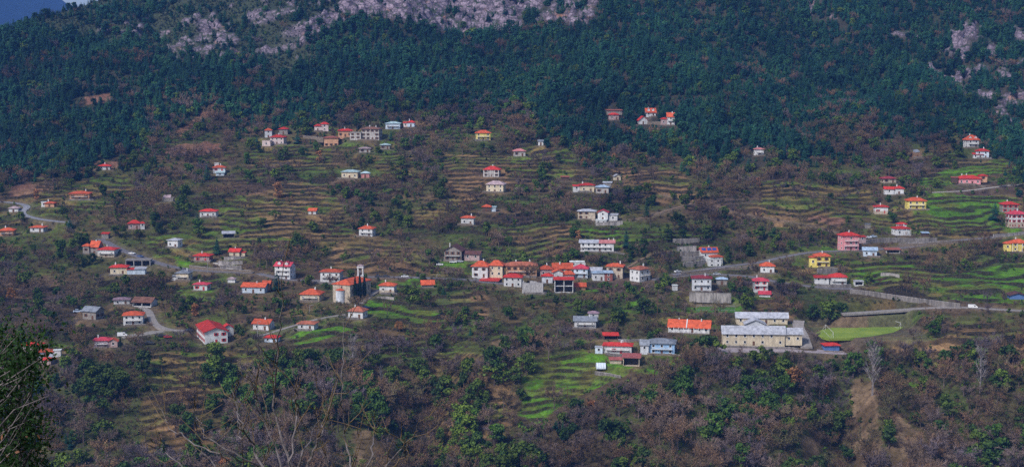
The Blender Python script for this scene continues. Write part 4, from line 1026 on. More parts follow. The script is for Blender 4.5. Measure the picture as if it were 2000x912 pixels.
# ---------------------------------------------------------------- church and bell tower
def church():
    g = CH; root = link('church', None, None, loc=tuple(g['C']))
    tag(root, 'stone church with long orange hip roof and rounded apse', 'church')
    LANDMARKS.append(('the stone church', 687, 560, 34))
    T = Matrix.Rotation(g['yaw'], 4, 'Z'); L, D, h = g['L'], g['D'], g['h']
    w = wall_geo('hip', L, D, h, 0).obj('wall', wallmat('beigestone'), root); w.matrix_local = T
    rise = 2.6
    ro = roof_geo('hip', L, D, h, rise, .5).obj('roof', roofmat('orange'), root); ro.matrix_local = T
    ap = MB(); n = 10; rad = L * .23; zt = h * .70
    V = []; Fc = []
    for k in range(n + 1):
        an = math.pi + math.pi * k / n
        V += [(rad * math.cos(an), rad * math.sin(an), -1.5), (rad * math.cos(an), rad * math.sin(an), zt)]
    for k in range(n): Fc.append((2 * k, 2 * k + 2, 2 * k + 3, 2 * k + 1))
    Fc.append(tuple(2 * k + 1 for k in range(n + 1)))
    ap.add(V, Fc); a = ap.obj('apse', wallmat('greywhite'), root); a.matrix_local = T @ Matrix.Translation((-L * .05, -D / 2 + .02, 0))
    ar = MB(); rr_ = rad + .3
    V = [(rr_ * math.cos(math.pi + math.pi * k / n), rr_ * math.sin(math.pi + math.pi * k / n), zt + .02) for k in range(n + 1)] + [(0, 0, zt + 1.1)]
    ar.add(V, [(k, k + 1, n + 1) for k in range(n)] + [tuple(range(n, -1, -1))])
    ar.obj('apse_roof', roofmat('orange'), a)
    wf, wp, ws = window_meshes('g')
    for i in range(5):
        o = link('window', wf, root); o.matrix_local = T @ Matrix.Rotation(math.pi / 2, 4, 'Z') @ Matrix.Translation((-D / 2 + D * (i + .5) / 5, -L / 2, h * .5)) @ Matrix.Diagonal((.9, 1, 2.4, 1)); link('pane', wp, o)
    o = link('window', wf, root); o.matrix_local = T @ Matrix.Translation((L * .02, -D / 2, h * .82)) @ Matrix.Diagonal((.9, 1, .9, 1)); link('pane', wp, o)
    # tower
    Yt = CH['P'][1] + CH['ext'] * 2 + 3
    Pt = at_depth(704, 517, Yt); gz = float(ground_z(Pt[0], Yt)); wd = 11.5 * (Yt / F); H = Pt[2] - gz
    tw = link('bell_tower', None, None, loc=(Pt[0], Yt, gz)); tag(tw, 'square white bell tower with open belfry rising behind the church roof', 'tower')
    a = wd / 2; zb = H - 6.2
    mw = wallmat('white')
    MB().box(-a, a, -a, a, -1.5, zb).obj('shaft', mw, tw)
    MB().box(-a - .25, a + .25, -a - .25, a + .25, zb, zb + .35).obj('cornice', mw, tw)
    for sx in (-1, 1):
        for sy in (-1, 1):
            x0, x1 = sorted((sx * a, sx * (a - .6))); y0, y1 = sorted((sy * a, sy * (a - .6)))
            MB().box(x0, x1, y0, y1, zb + .35, H - 1.6).obj('belfry_pillar', mw, tw)
    for an in range(4):     # arches between the pillars
        ar = MB(); n = 8; w2 = a - .6; zt = H - 1.6
        V = []; Fc = []
        for k in range(n + 1):
            t = math.pi * k / n; x = -w2 * math.cos(t); z = zt - w2 + w2 * math.sin(t)
            V += [(x, -a + .02, z), (x, -a + .02, zt), (x, -a + .7, z), (x, -a + .7, zt)]
        for k in range(n):
            i = 4 * k; Fc += [(i, i + 4, i + 5, i + 1), (i + 2, i + 3, i + 7, i + 6), (i, i + 2, i + 6, i + 4)]
        ar.add(V, Fc); ar.obj('arch', mw, tw, rz=an * math.pi / 2)
    MB().box(-a - .3, a + .3, -a - .3, a + .3, H - 1.6, H - 1.1).obj('cornice', mw, tw)
    MB().box(-a, a, -a, a, H - 1.1, H - .5).obj('parapet', mw, tw)
    rf = MB(); e = a + .25; rf.add([(-e, -e, H - .5), (e, -e, H - .5), (e, e, H - .5), (-e, e, H - .5), (0, 0, H + .3)], [(3, 2, 1, 0), (0, 1, 4), (1, 2, 4), (2, 3, 4), (3, 0, 4)]); rf.obj('roof', roofmat('pinkgrey'), tw)
    bl = MB(); n = 8; V = []; Fc = []
    for r_, z in ((.55, 0), (.45, .4), (.3, .9), (.05, 1.05)):
        V += [(r_ * math.cos(2 * math.pi * k / n), r_ * math.sin(2 * math.pi * k / n), H - 4.2 + z) for k in range(n)]
    for i in range(3):
        for k in range(n): Fc.append((i * n + k, i * n + (k + 1) % n, (i + 1) * n + (k + 1) % n, (i + 1) * n + k))
    bl.add(V, Fc); bl.box(-.05, .05, -a + .61, a - .61, H - 3.15, H - 3.05); bl.obj('bell', M_STEEL, tw)
    for s in (-1, 1):
        o = link('window', wf, tw); o.matrix_local = Matrix.Translation((0, -a, zb - 3 - 3 * s)) @ Matrix.Diagonal((.8, 1, 1.8, 1)); link('pane', wp, o)
church()

# ---------------------------------------------------------------- retaining walls
def wall(label, pts, hp, m, th=.5, lm=None):
    P = np.array([hit(x, y) for x, y in pts])
    s = np.concatenate([[0], np.cumsum(np.linalg.norm(np.diff(P[:, :2], axis=0), axis=1))])
    n = max(2, int(s[-1] / 5) + 1); t = np.linspace(0, s[-1], n)
    Q = np.stack([np.interp(t, s, P[:, k]) for k in range(3)], 1)
    T = np.gradient(Q[:, :2], axis=0); T /= np.linalg.norm(T, axis=1)[:, None] + 1e-9
    Nn = np.stack([-T[:, 1], T[:, 0]], 1)
    mpp = Q[:, 1] / F
    V = []; Fc = []
    for i in range(n):
        hh = hp * .85 * mpp[i]; a = Q[i, :2] + Nn[i] * th / 2; b = Q[i, :2] - Nn[i] * th / 2
        V += [(a[0], a[1], Q[i, 2] - 2), (a[0], a[1], Q[i, 2] + hh), (b[0], b[1], Q[i, 2] + hh), (b[0], b[1], Q[i, 2] - 2)]
    for i in range(n - 1):
        for k in range(4): Fc.append((i * 4 + k, i * 4 + (k + 1) % 4, (i + 1) * 4 + (k + 1) % 4, (i + 1) * 4 + k))
    Fc += [(0, 1, 2, 3), tuple((n - 1) * 4 + k for k in (3, 2, 1, 0))]
    c0 = Q.mean(0)
    root = link('retaining_wall', None, loc=tuple(c0))
    body = link('wall_body', mesh('wall_body', [(v[0] - c0[0], v[1] - c0[1], v[2] - c0[2]) for v in V], Fc, m), root)
    V2 = []
    for i in range(n):
        hh = hp * .85 * mpp[i]; a = Q[i, :2] + Nn[i] * (th / 2 + .1) - c0[:2]; b = Q[i, :2] - Nn[i] * (th / 2 + .1) - c0[:2]; z = Q[i, 2] - c0[2] + hh
        V2 += [(a[0], a[1], z + .003), (a[0], a[1], z + .18), (b[0], b[1], z + .18), (b[0], b[1], z + .003)]
    link('coping', mesh('coping', V2, Fc, M_CONCL), root)
    tag(root, label, 'wall', 'retaining walls among the houses', 'thing')
    xs = [p[0] for p in pts]; ys = [p[1] for p in pts]
    for i in range(len(pts) - 1):
        BOXES.append((min(pts[i][0], pts[i + 1][0]), max(pts[i][0], pts[i + 1][0]), min(pts[i][1], pts[i + 1][1]) - hp, max(pts[i][1], pts[i + 1][1]) - hp * .55, P[i][1]))
wall('long streaked concrete wall along the lower right road', [(1660, 573), (1700, 577), (1760, 586), (1820, 594), (1875, 601)], 9, M_CONC)
wall('curved beige terrace wall in front of the two-tiered house', [(1686, 478), (1712, 474), (1750, 473), (1790, 474), (1830, 473)], 9, M_CONC)
wall('brown wall along the upper road below the curved terrace wall', [(1755, 483), (1800, 482), (1845, 478), (1872, 476)], 8, M_STONEW)
wall('brown stone wall carrying the upper road above the road fork', [(1330, 537), (1370, 533), (1420, 528), (1470, 526)], 6, M_STONEW)
wall('pinkish concrete wall under the pale blue apartment house', [(1346, 583), (1375, 584), (1405, 585), (1428, 585)], 14, M_CONCL)
wall('pale wall above the yellow split-level house at the right edge', [(1940, 466), (1970, 464), (2005, 460)], 9, M_CONCL)
wall('grey wall under the vivid yellow house', [(1596, 534), (1615, 534), (1636, 532)], 10, M_CONC)
wall('pale terrace wall in front of the white gable house', [(1164, 442), (1190, 441), (1216, 439)], 8, M_CONCL)
wall('highest of four stepped concrete walls beside the solar house', [(1322, 489), (1340, 489), (1360, 488)], 8, M_CONCL)
wall('second stepped concrete wall from the top beside the solar house', [(1328, 499), (1348, 499), (1368, 497)], 8, M_CONC)
wall('third stepped concrete wall from the top beside the solar house', [(1331, 509), (1352, 509), (1374, 507)], 8, M_CONC)
wall('lowest of four stepped concrete walls beside the solar house', [(1334, 521), (1355, 519), (1376, 516)], 9, M_CONC)
wall('long low stone wall along the left village street', [(370, 524), (410, 528), (450, 531), (492, 534)], 6, M_STONEW)
wall('upper pale stone wall under the beige gabled house', [(438, 508), (458, 508), (478, 506)], 6, M_CONCL)
wall('middle pale stone wall under the beige gabled house', [(426, 516), (450, 517), (474, 516)], 7, M_CONCL)
wall('lower pale stone wall under the beige gabled house', [(430, 524), (452, 526), (472, 526)], 7, M_CONC)
wall('low white garden wall at the head of the bright green strips', [(736, 583), (752, 583), (770, 585)], 4, M_CONCL)
wall('grey yard wall behind the red-roofed farmhouse', [(1207, 667), (1228, 668), (1252, 667)], 5, M_CONC)
wall('stone wall between the white attic house and tall white house', [(1264, 243), (1280, 243), (1292, 243)], 5, M_STONEW)
wall('small dry stone garden wall on the right green terraces', [(1720, 537), (1738, 538), (1757, 541)], 5, M_CONCL)
wall('pen wall below the white greenhouse tunnel', [(1162, 729), (1185, 732), (1213, 738)], 4, M_CONC)
wall('brown retaining wall of the upper hamlet lane', [(592, 270), (612, 272), (632, 274)], 5, M_STONEW)
wall('white-edged wall under the red-roofed white house with low wing', [(1595, 560), (1625, 562), (1662, 561)], 6, M_CONC)
wall('concrete platform wall with columns above the stepped walls', [(1314, 474), (1340, 474), (1366, 473)], 8, M_CONC)

# ---------------------------------------------------------------- low walls round the yards
def yard(b):
    g = b['g']; rr = random.Random(int(g['C'][0] * 77)); c, s = math.cos(g['yaw']), math.sin(g['yaw'])
    dd = g['D'] / 2 + rr.uniform(1.6, 3.0); L = g['L'] * rr.uniform(.9, 1.35); sh = rr.uniform(-.25, .25) * g['L']
    m = rr.choice([M_STONEW, M_STONEW, M_CONC]); n = max(4, int(L / 2.2)); hh = rr.uniform(.6, 1.1)
    root = link('yard_wall', None, loc=tuple(g['C']), rz=g['yaw']); tag(root, 'low yard wall in front of ' + b['lm'], 'wall', 'low walls round the house yards', 'thing')
    mb = MB(); cp = MB()
    for i in range(n):
        x0, x1 = sh - L / 2 + L * i / n, sh - L / 2 + L * (i + 1) / n; xm = (x0 + x1) / 2
        wx, wy = g['C'][0] + xm * c + dd * s, g['C'][1] + xm * s - dd * c
        z = float(ground_z(wx, wy)) - g['C'][2]
        mb.box(x0, x1 - .004, -dd - .2, -dd + .2, z - .9, z + hh); cp.box(x0, x1 - .004, -dd - .26, -dd + .26, z + hh + .003, z + hh + .1)
    mb.obj('wall_body', m, root); cp.obj('coping', M_CONCL, root)
for b in BLD:
    if b['lm'] and b['yb'] - b['ye'] > 8 and abs(b['yaw']) < 16 and 'v' not in b['fl'] and 'o' not in b['fl']: yard(b)

# ---------------------------------------------------------------- vehicles
def car_meshes():
    b = MB()
    pr = [(-2.1, .35), (2.1, .35), (2.12, .75), (1.9, .86), (.95, .95), (-1.75, .98), (-2.1, .85)]
    V = [(x, -.82, z) for x, z in pr] + [(x, .82, z) for x, z in pr]; n = len(pr)
    b.add(V, [tuple(range(n)), tuple(range(2 * n - 1, n - 1, -1))] + [(i, i + n, (i + 1) % n + n, (i + 1) % n) for i in range(n)])
    c = MB(); pr = [(.95, .95), (.35, 1.42), (-1.1, 1.45), (-1.72, .98)]
    V = [(x, -.74 + (.1 if z > 1.2 else 0), z) for x, z in pr] + [(x, .74 - (.1 if z > 1.2 else 0), z) for x, z in pr]
    c.add(V, [(0, 1, 2, 3), (7, 6, 5, 4), (0, 4, 5, 1), (1, 5, 6, 2), (2, 6, 7, 3)])
    r = MB(); r.box(-1.08, .33, -.6, .6, 1.44, 1.49)
    w = MB(); n = 10
    V = [(.32 * math.cos(2 * math.pi * k / n), y, .32 * math.sin(2 * math.pi * k / n)) for y in (-.1, .1) for k in range(n)]
    w.add(V, [tuple(range(n)), tuple(range(2 * n - 1, n - 1, -1))] + [(k, k + n, (k + 1) % n + n, (k + 1) % n) for k in range(n)])
    l = MB(); l.box(-.05, .05, -.16, .16, -.08, .08)
    return b, c, r, w, l
_cb, _cc, _cr, _cw, _cl = car_meshes()
M_TYRE = mat('tyre', (.02, .02, .02), .9, .2, 3); M_LAMP = mat('headlight', (.7, .7, .68), .2, .05, 3, spec=.6)
ME_CAB = mesh('cabin', _cc.v, _cc.f, M_GLASS); ME_WH = mesh('wheel', _cw.v, _cw.f, M_TYRE); ME_HL = mesh('headlight', _cl.v, _cl.f, M_LAMP)
def car(label, px_, py_, colr, yaw=0, van=False, s=1.0):
    P = hit(px_, py_); z = float(ground_z(P[0], P[1])) + .12
    name = 'van' if van else 'parked_car'
    root = link(name, None, None, loc=(P[0], P[1], z), rz=R(yaw), scale=(s, s, s)); tag(root, label, 'van' if van else 'car', 'vehicles parked in the village')
    m = mat('paint_' + colr, dict(white=(.75, .75, .76), silver=(.45, .47, .5), dark=(.05, .05, .06), blue=(.06, .10, .25), red=(.4, .04, .04), bluewhite=(.5, .6, .75))[colr], .3, .05, 2, spec=.5)
    if van:
        b = MB(); pr = [(-2.5, .4), (2.4, .4), (2.45, 1.0), (1.9, 1.25), (1.3, 2.0), (-2.5, 2.05)]; n = 6
        V = [(x, -.95, z_) for x, z_ in pr] + [(x, .95, z_) for x, z_ in pr]
        b.add(V, [tuple(range(n)), tuple(range(2 * n - 1, n - 1, -1))] + [(i, i + n, (i + 1) % n + n, (i + 1) % n) for i in range(n)]); b.obj('body', m, root)
        MB().box(.4, 1.25, -.98, .98, 1.2, 1.8).obj('cab_window', M_GLASS, root)
    else:
        link('body', mesh('body', _cb.v, _cb.f, m), root); link('cabin', ME_CAB, root); link('roof', mesh('roof', _cr.v, _cr.f, m), root)
    for sx in (-1.35, 1.35):
        for sy in (-.78, .78): link('wheel', ME_WH, root, loc=(sx, sy, .32))
    for sy in (-.55, .55): link('headlight', ME_HL, root, loc=(2.1 + (.33 if van else 0), sy, .66))
    BOXES.append((px_ - 8, px_ + 8, py_ - 6, py_ - 1, P[1]))
car('white car on the long left road', 258, 497, 'white', -25)
car('dark blue car further down the long left road', 274, 503, 'blue', -25)
car('blue-white pickup beside the grey stone house', 152, 609, 'bluewhite', 15, s=1.15)
car('white van on the lower parking street', 239, 658, 'white', 12, True)
car('dark car at the end of the lower parking street', 316, 658, 'dark', 20)
car('red and white car beside the dark car on the lower parking street', 328, 660, 'red', 10)
car('dark pickup below the lower parking street', 292, 671, 'dark', 5, s=1.15)
car('dark car parked on the street right of the church', 739, 542, 'dark', 0)
car('second dark car on the street, nearer to the inn', 754, 542, 'dark', 0)
car('white car covered pale on the street between church and inn', 791, 542, 'white', 0)
car('blue car at the foot of the church path', 714, 601, 'blue', 20)
car('white car on the lawn below the chalet', 859, 516, 'white', -10)
car('white car in front of the chalet balconies', 885, 514, 'white', 0)
car('silver car in front of the chalet, beside its wing', 898, 514, 'silver', 0)
car('silver car on the road above the apartment house', 1400, 537, 'silver', 5)
car('white car where the road forks above the village row', 1324, 530, 'white', 30)
car('white car at the yard of the tall pink house', 1696, 466, 'white', 10)
car('pale blue car at the yard of the tall pink house', 1706, 464, 'bluewhite', 10)
car('white van with red stripe on the lower right road', 1900, 603, 'white', -8, True)
car('dark car beside the long white building with red window bands', 370, 648, 'dark', 30)

# ---------------------------------------------------------------- goals, greenhouse, poles
def goal(label, p0, p1, z, hgt=2.3, m=M_RAIL):
    c = (np.array(p0) + np.array(p1)) / 2; root = link('goal', None, loc=(c[0], c[1], z)); tag(root, label, 'goal')
    a = np.array(p0)[:2] - c[:2]; b = np.array(p1)[:2] - c[:2]; r = .08
    nrm = np.array([-(b - a)[1], (b - a)[0]]); nrm = nrm / np.linalg.norm(nrm) * 1.4
    for q in (a, b):
        MB().tube([(q[0], q[1], 0), (q[0], q[1], hgt)], r).obj('post', m, root)
        MB().tube([(q[0], q[1], hgt), (q[0] + nrm[0], q[1] + nrm[1], .05)], r * .6).obj('stay', m, root)
    MB().tube([(a[0], a[1], hgt), (b[0], b[1], hgt)], r).obj('crossbar', m, root)
    MB().tube([(a[0] + nrm[0], a[1] + nrm[1], .06), (b[0] + nrm[0], b[1] + nrm[1], .06)], r * .6).obj('back_bar', m, root)
def lerp(a, b, t): return np.array(a) * (1 - t) + np.array(b) * t
goal('white goal at the far right end of the yellow-green pitch', lerp(PITCH_Q[6], PITCH_Q[1], .03), lerp(PITCH_Q[8], PITCH_Q[1], .03), pitch_z + .05, 2.8)
goal('white goal at the near left end of the yellow-green pitch', lerp(PITCH_Q[2], PITCH_Q[7], .05), lerp(PITCH_Q[11], PITCH_Q[5], .05), pitch_z + .05, 2.8)
goal('pale blue goal frame on the small green pitch', lerp(MINI_Q[0], MINI_Q[3], .3), lerp(MINI_Q[1], MINI_Q[2], .3), mini_z + .05, 2.6, M_STEEL)
def greenhouse():
    P = hit(1174, 727); mpp = P[1] / F; L = 19 * mpp; rd = 2.6
    root = link('greenhouse', None, loc=(P[0], P[1] + rd, float(ground_z(P[0], P[1] + rd)))); tag(root, 'small white plastic greenhouse tunnel on the green terraces', 'greenhouse')
    n = 10; V = []; Fc = []
    for x in (-L / 2, L / 2):
        V += [(x, rd * math.cos(math.pi * k / n), rd * math.sin(math.pi * k / n)) for k in range(n + 1)]
    for k in range(n): Fc.append((k, k + 1, n + 2 + k, n + 1 + k))
    mb = MB(); mb.add(V, Fc); mb.obj('cover', mat('plastic', (.62, .68, .76), .35, .15, .8, spec=.5), root)
    for x in (-L / 2, L / 2):
        e = MB(); e.add([(x, rd * .97 * math.cos(math.pi * k / n), rd * .97 * math.sin(math.pi * k / n)) for k in range(n + 1)], [tuple(range(n + 1))]); e.obj('end_wall', mat('plastic', (0, 0, 0)), root)
    for i in range(5):
        x = -L / 2 + L * i / 4
        MB().tube([(x, (rd + .03) * math.cos(math.pi * k / n), (rd + .03) * math.sin(math.pi * k / n)) for k in range(n + 1)], .05, 4).obj('hoop', M_STEEL, root)
    BOXES.append((1164, 1185, 713, 726, P[1] + 4))
greenhouse()
def pole(label, px_, py_, hp, lamp=False):
    P = hit(px_, py_); z = float(ground_z(P[0], P[1])); h = hp * P[1] / F
    root = link('street_lamp' if lamp else 'utility_pole', None, loc=(P[0], P[1], z)); tag(root, label, 'lamp' if lamp else 'pole')
    MB().tube([(0, 0, -.5), (0, 0, h)], [.16, .11], 6).obj('post', M_STEEL if lamp else M_WOOD, root)
    if lamp:
        MB().tube([(0, 0, h), (.7, 0, h + .25), (1.4, 0, h + .2)], .06, 5).obj('arm', M_STEEL, root)
        MB().box(1.2, 2.0, -.18, .18, h + .1, h + .25).obj('lamp_head', M_STEEL, root)
    else:
        MB().box(-1.0, 1.0, -.08, .08, h - .6, h - .45).obj('crossarm', M_WOOD, root)
        for x in (-.85, 0, .85): MB().tube([(x, 0, h - .45), (x, 0, h - .2)], .06, 5).obj('insulator', M_RAIL, root)
pole('wooden utility pole at the forest edge left of the bare woodland', 1634, 305, 19)
pole('utility pole on the bright green lower terraces', 1108, 790, 38)
pole('utility pole above the pale wall beside the road fork', 1604, 470, 20)
pole('utility pole standing over the middle thicket near the arcaded house', 1102, 366, 16)
pole('utility pole right of the white house in the middle scrub', 1737, 345, 20)
pole('utility pole left of the concrete shell', 1025, 598, 26)
pole('tall utility pole beside the apartment house wall', 1284, 612, 40)
pole('utility pole by the white villa with grey roof', 1197, 634, 16)
pole('street lamp on the village street near the white covered car', 820, 545, 9, True)
pole('street lamp on the village street near the inn', 853, 547, 9, True)
pole('street lamp below the broad pyramid-roofed house', 605, 612, 16, True)
pole('lamp by the left village street near the terrace walls', 406, 533, 22, True)
pole('lamp pole near the white cottage by the lower path', 503, 656, 28, True)
# ---------------------------------------------------------------- plants: a few grown forms of each kind
def nrmz(v): return v / (np.linalg.norm(v) + 1e-9)
class PM:
    def __init__(s): s.v = []; s.f = []
    def tri(s, a, b, c): n = len(s.v); s.v += [a, b, c]; s.f.append((n, n + 1, n + 2))
    def quad(s, a, b, c, d): n = len(s.v); s.v += [a, b, c, d]; s.f.append((n, n + 1, n + 2, n + 3))
    def tube(s, p0, p1, r0, r1, n=4):
        p0 = np.array(p0, float); p1 = np.array(p1, float); t = nrmz(p1 - p0); a = nrmz(np.cross(t, (.31, .9, .17))); b = np.cross(t, a); k0 = len(s.v)
        for p, r in ((p0, r0), (p1, r1)):
            for k in range(n):
                an = 2 * math.pi * k / n; s.v.append(p + (a * math.cos(an) + b * math.sin(an)) * r)
        for k in range(n): s.f.append((k0 + k, k0 + (k + 1) % n, k0 + n + (k + 1) % n, k0 + n + k))

def fir(seed, slim=1.0, dense=1.0):
    r = np.random.default_rng(seed); T = PM(); Cn = PM()
    T.tube((0, 0, -.06), (0, 0, .96), .018, .003, 5)
    nw = int(14 * dense)
    for w in range(nw):
        z = .10 + .86 * (w / (nw - 1)) ** .92
        rad = (.30 * (1 - z) ** .72 + .014) * slim * r.uniform(.8, 1.15)
        nb = max(4, int(9 - 5 * z)); a0 = r.uniform(0, 6.28)
        for k in range(nb):
            an = a0 + 6.283 * k / nb + r.uniform(-.25, .25); l = rad * r.uniform(.72, 1.15)
            d = np.array([math.cos(an), math.sin(an), 0]); sd = np.array([-math.sin(an), math.cos(an), 0]); zz = z + r.uniform(-.02, .02)
            b = np.array([0, 0, zz + .015]); md = d * l * .55 + np.array([0, 0, zz + .008]); tp = d * l + np.array([0, 0, zz - .05 * (1 - z * .6)]); w_ = l * .36
            L_ = md + sd * w_ + np.array([0, 0, -.028]); R_ = md - sd * w_ + np.array([0, 0, -.028])
            Cn.tri(b, L_, md); Cn.tri(b, md, R_); Cn.tri(md, L_, tp); Cn.tri(md, tp, R_)
    for k in range(3):
        an = k * 2.1; Cn.tri(np.array([0, 0, 1.0]), np.array([.018 * math.cos(an), .018 * math.sin(an), .9]), np.array([.018 * math.cos(an + 2.1), .018 * math.sin(an + 2.1), .9]))
    return T, Cn

def leafy(seed, nclump=15, per=55, size=.055, flat=.8, base=.25, spread=.36, trunk=True, col_=0.0):
    """round evergreen: leaf-sized faces gathered in clumps, gaps between them"""
    r = np.random.default_rng(seed); T = PM(); Cn = PM()
    cs = []
    for k in range(nclump):
        an = r.uniform(0, 6.28); rr_ = spread * math.sqrt(r.random()); z = base + (1 - base) * r.uniform(.12, .86)
        rr_ *= (1 - abs((z - base) / (1 - base) - .42) * .95); cs.append(np.array([rr_ * math.cos(an), rr_ * math.sin(an), z]))
    if trunk:
        T.tube((0, 0, -.06), (0, 0, base + .18), .03, .018, 5)
        for c in cs[:9]: T.tube((0, 0, base * .8), c, .012, .004, 3)
    else: T.tube((0, 0, -.1), (0, 0, .4), .03, .012, 4)
    for c in cs:
        cr = r.uniform(.12, .2)
        for _ in range(per):
            n = nrmz(r.normal(size=3)); n[2] = n[2] * flat + .12
            p = c + n * cr * (r.random() ** .4) ; q = nrmz(n + r.normal(size=3) * .55)
            a = nrmz(np.cross(q, r.normal(size=3))); b = np.cross(q, a); s = size * r.uniform(.6, 1.25)
            Cn.quad(p - a * s - b * s * .45, p + a * s * .2 - b * s * .7, p + a * s + b * s * .35, p - a * s * .3 + b * s * .7)
    return T, Cn

def bare(seed, lims=7, spreadk=1.0, twig=.0085, nt_=8, up=.55):
    """leafless broadleaf: trunk, limbs, then a haze of fine twigs"""
    r = np.random.default_rng(seed); T = PM(); Cn = PM()
    tz = r.uniform(.22, .34)
    T.tube((0, 0, -.06), (0, 0, tz), .024, .018, 5); T.tube((0, 0, tz), (r.normal() * .02, r.normal() * .02, .62), .017, .008, 4)
    def sliver(p, q, w):
        d = q - p; a = nrmz(np.cross(d, r.normal(size=3))) * w; Cn.tri(p - a, p + a, q)
    for k in range(lims):
        an = 6.283 * k / lims + r.uniform(-.4, .4); z0 = tz + r.uniform(-.04, .25); el = r.uniform(.35, 1.1) * up * 1.8; l = r.uniform(.26, .42)
        d = np.array([math.cos(an) * math.cos(el) * spreadk, math.sin(an) * math.cos(el) * spreadk, math.sin(el)])
        p0 = np.array([0, 0, z0]); p1 = p0 + d * l * .55 + r.normal(size=3) * .02; p2 = p0 + d * l + np.array([0, 0, .05])
        T.tube(p0, p1, .011, .007, 3); T.tube(p1, p2, .007, .003, 3)
        for j in range(7):
            t = r.uniform(.3, 1.0); s0 = (p0 + (p1 - p0) * t / .55) if t < .55 else p1 + (p2 - p1) * (t - .55) / .45
            d2 = nrmz(d + r.normal(size=3) * .55 + np.array([0, 0, .25])); l2 = r.uniform(.12, .22); s1 = s0 + d2 * l2
            T.tube(s0, s1, .004, .0015, 3)
            for _ in range(nt_):
                t2 = r.uniform(.25, 1.0); q0 = s0 + d2 * l2 * t2; d3 = nrmz(d2 + r.normal(size=3) * .65 + np.array([0, 0, .15])); q1 = q0 + d3 * r.uniform(.05, .13)
                sliver(q0, q1, twig)
                for __ in range(2):
                    t3 = r.uniform(.3, 1.); q = q0 + (q1 - q0) * t3; sliver(q, q + nrmz(d3 + r.normal(size=3) * .8) * r.uniform(.03, .075), twig * .7)
    return T, Cn

def poplar(seed):
    r = np.random.default_rng(seed); T = PM(); Cn = PM()
    T.tube((0, 0, -.04), (0, 0, .5), .014, .009, 5); T.tube((0, 0, .5), (.01, 0, .92), .009, .003, 4)
    for k in range(34):
        z0 = r.uniform(.18, .78); an = r.uniform(0, 6.28); l = r.uniform(.16, .36) * (1.05 - z0 * .6); p0 = np.array([0, 0, z0])
        d = nrmz(np.array([math.cos(an) * .48, math.sin(an) * .48, 1.0])); p1 = p0 + d * l; T.tube(p0, p1, .0055, .002, 3)
        for _ in range(16):
            t = r.uniform(.25, 1); q0 = p0 + d * l * t; q1 = q0 + nrmz(d + r.normal(size=3) * .4) * r.uniform(.04, .12); a = nrmz(np.cross(q1 - q0, r.normal(size=3))) * .0028; Cn.tri(q0 - a, q0 + a, q1)
    return T, Cn

def thicket(seed, n=200, w=.016):
    r = np.random.default_rng(seed); T = PM(); Cn = PM()
    for k in range(9):
        an = r.uniform(0, 6.28); rr_ = r.uniform(.02, .3); p = np.array([rr_ * math.cos(an), rr_ * math.sin(an), -.08]); q = p + np.array([r.normal() * .22, r.normal() * .22, r.uniform(.5, .8)])
        T.tube(p, q, .018, .006, 3)
        for _ in range(n // 9):
            t = r.uniform(.2, 1); s = p + (q - p) * t; e = s + nrmz(r.normal(size=3) + np.array([0, 0, .7])) * r.uniform(.12, .34); a = nrmz(np.cross(e - s, r.normal(size=3))) * w; Cn.tri(s - a, s + a, e)
    return T, Cn

def cypress(seed):
    r = np.random.default_rng(seed); T = PM(); Cn = PM()
    T.tube((0, 0, -.05), (0, 0, .8), .015, .004, 5)
    for _ in range(620):
        z = r.uniform(.05, 1.0); rad = .085 * math.sin(math.pi * min(1, (z * .92 + .08)) ** .75) + .006; an = r.uniform(0, 6.28)
        p = np.array([rad * math.cos(an) * r.uniform(.7, 1.05), rad * math.sin(an) * r.uniform(.7, 1.05), z]); a = np.array([-math.sin(an), math.cos(an), 0]) * .013; u = np.array([math.cos(an) * .01, math.sin(an) * .01, .05])
        Cn.quad(p - a, p + a, p + a * .4 + u, p - a * .4 + u)
    return T, Cn

BARK = leafmat('bark', [(.075, .055, .045), (.11, .085, .075), (.06, .045, .04)], .9)
PALEBARK = leafmat('pale_bark', [(.16, .14, .14), (.21, .185, .185)], .9)
MK = dict(
 fir=leafmat('fir_needles', [(.006, .027, .019), (.016, .064, .028), (.009, .040, .031), (.028, .084, .028), (.007, .033, .025)]),
 evergreen=leafmat('evergreen_leaves', [(.018, .040, .009), (.048, .098, .012), (.024, .052, .012), (.085, .125, .014), (.022, .044, .010), (.050, .070, .016)]),
 bush=leafmat('bush_leaves', [(.024, .058, .010), (.080, .135, .014), (.034, .064, .016), (.105, .115, .018)]),
 scrub=leafmat('scrub_leaves', [(.022, .036, .020), (.035, .055, .026), (.045, .055, .030)]),
 bare=leafmat('bare_twigs', [(.140, .108, .120), (.105, .084, .098), (.165, .118, .095), (.120, .084, .062), (.185, .108, .060), (.130, .092, .050), (.135, .118, .058), (.090, .098, .038)], .9),
 thicket=leafmat('thicket_twigs', [(.110, .080, .098), (.080, .062, .076), (.135, .085, .062), (.095, .062, .042), (.13, .100, .045), (.085, .090, .032), (.050, .078, .026)], .9),
 autumn=leafmat('autumn_leaves', [(.26, .10, .035), (.22, .11, .05), (.30, .13, .04)]),
 poplar=PALEBARK, cypress=leafmat('cypress_leaves', [(.010, .026, .012), (.014, .034, .014)]))

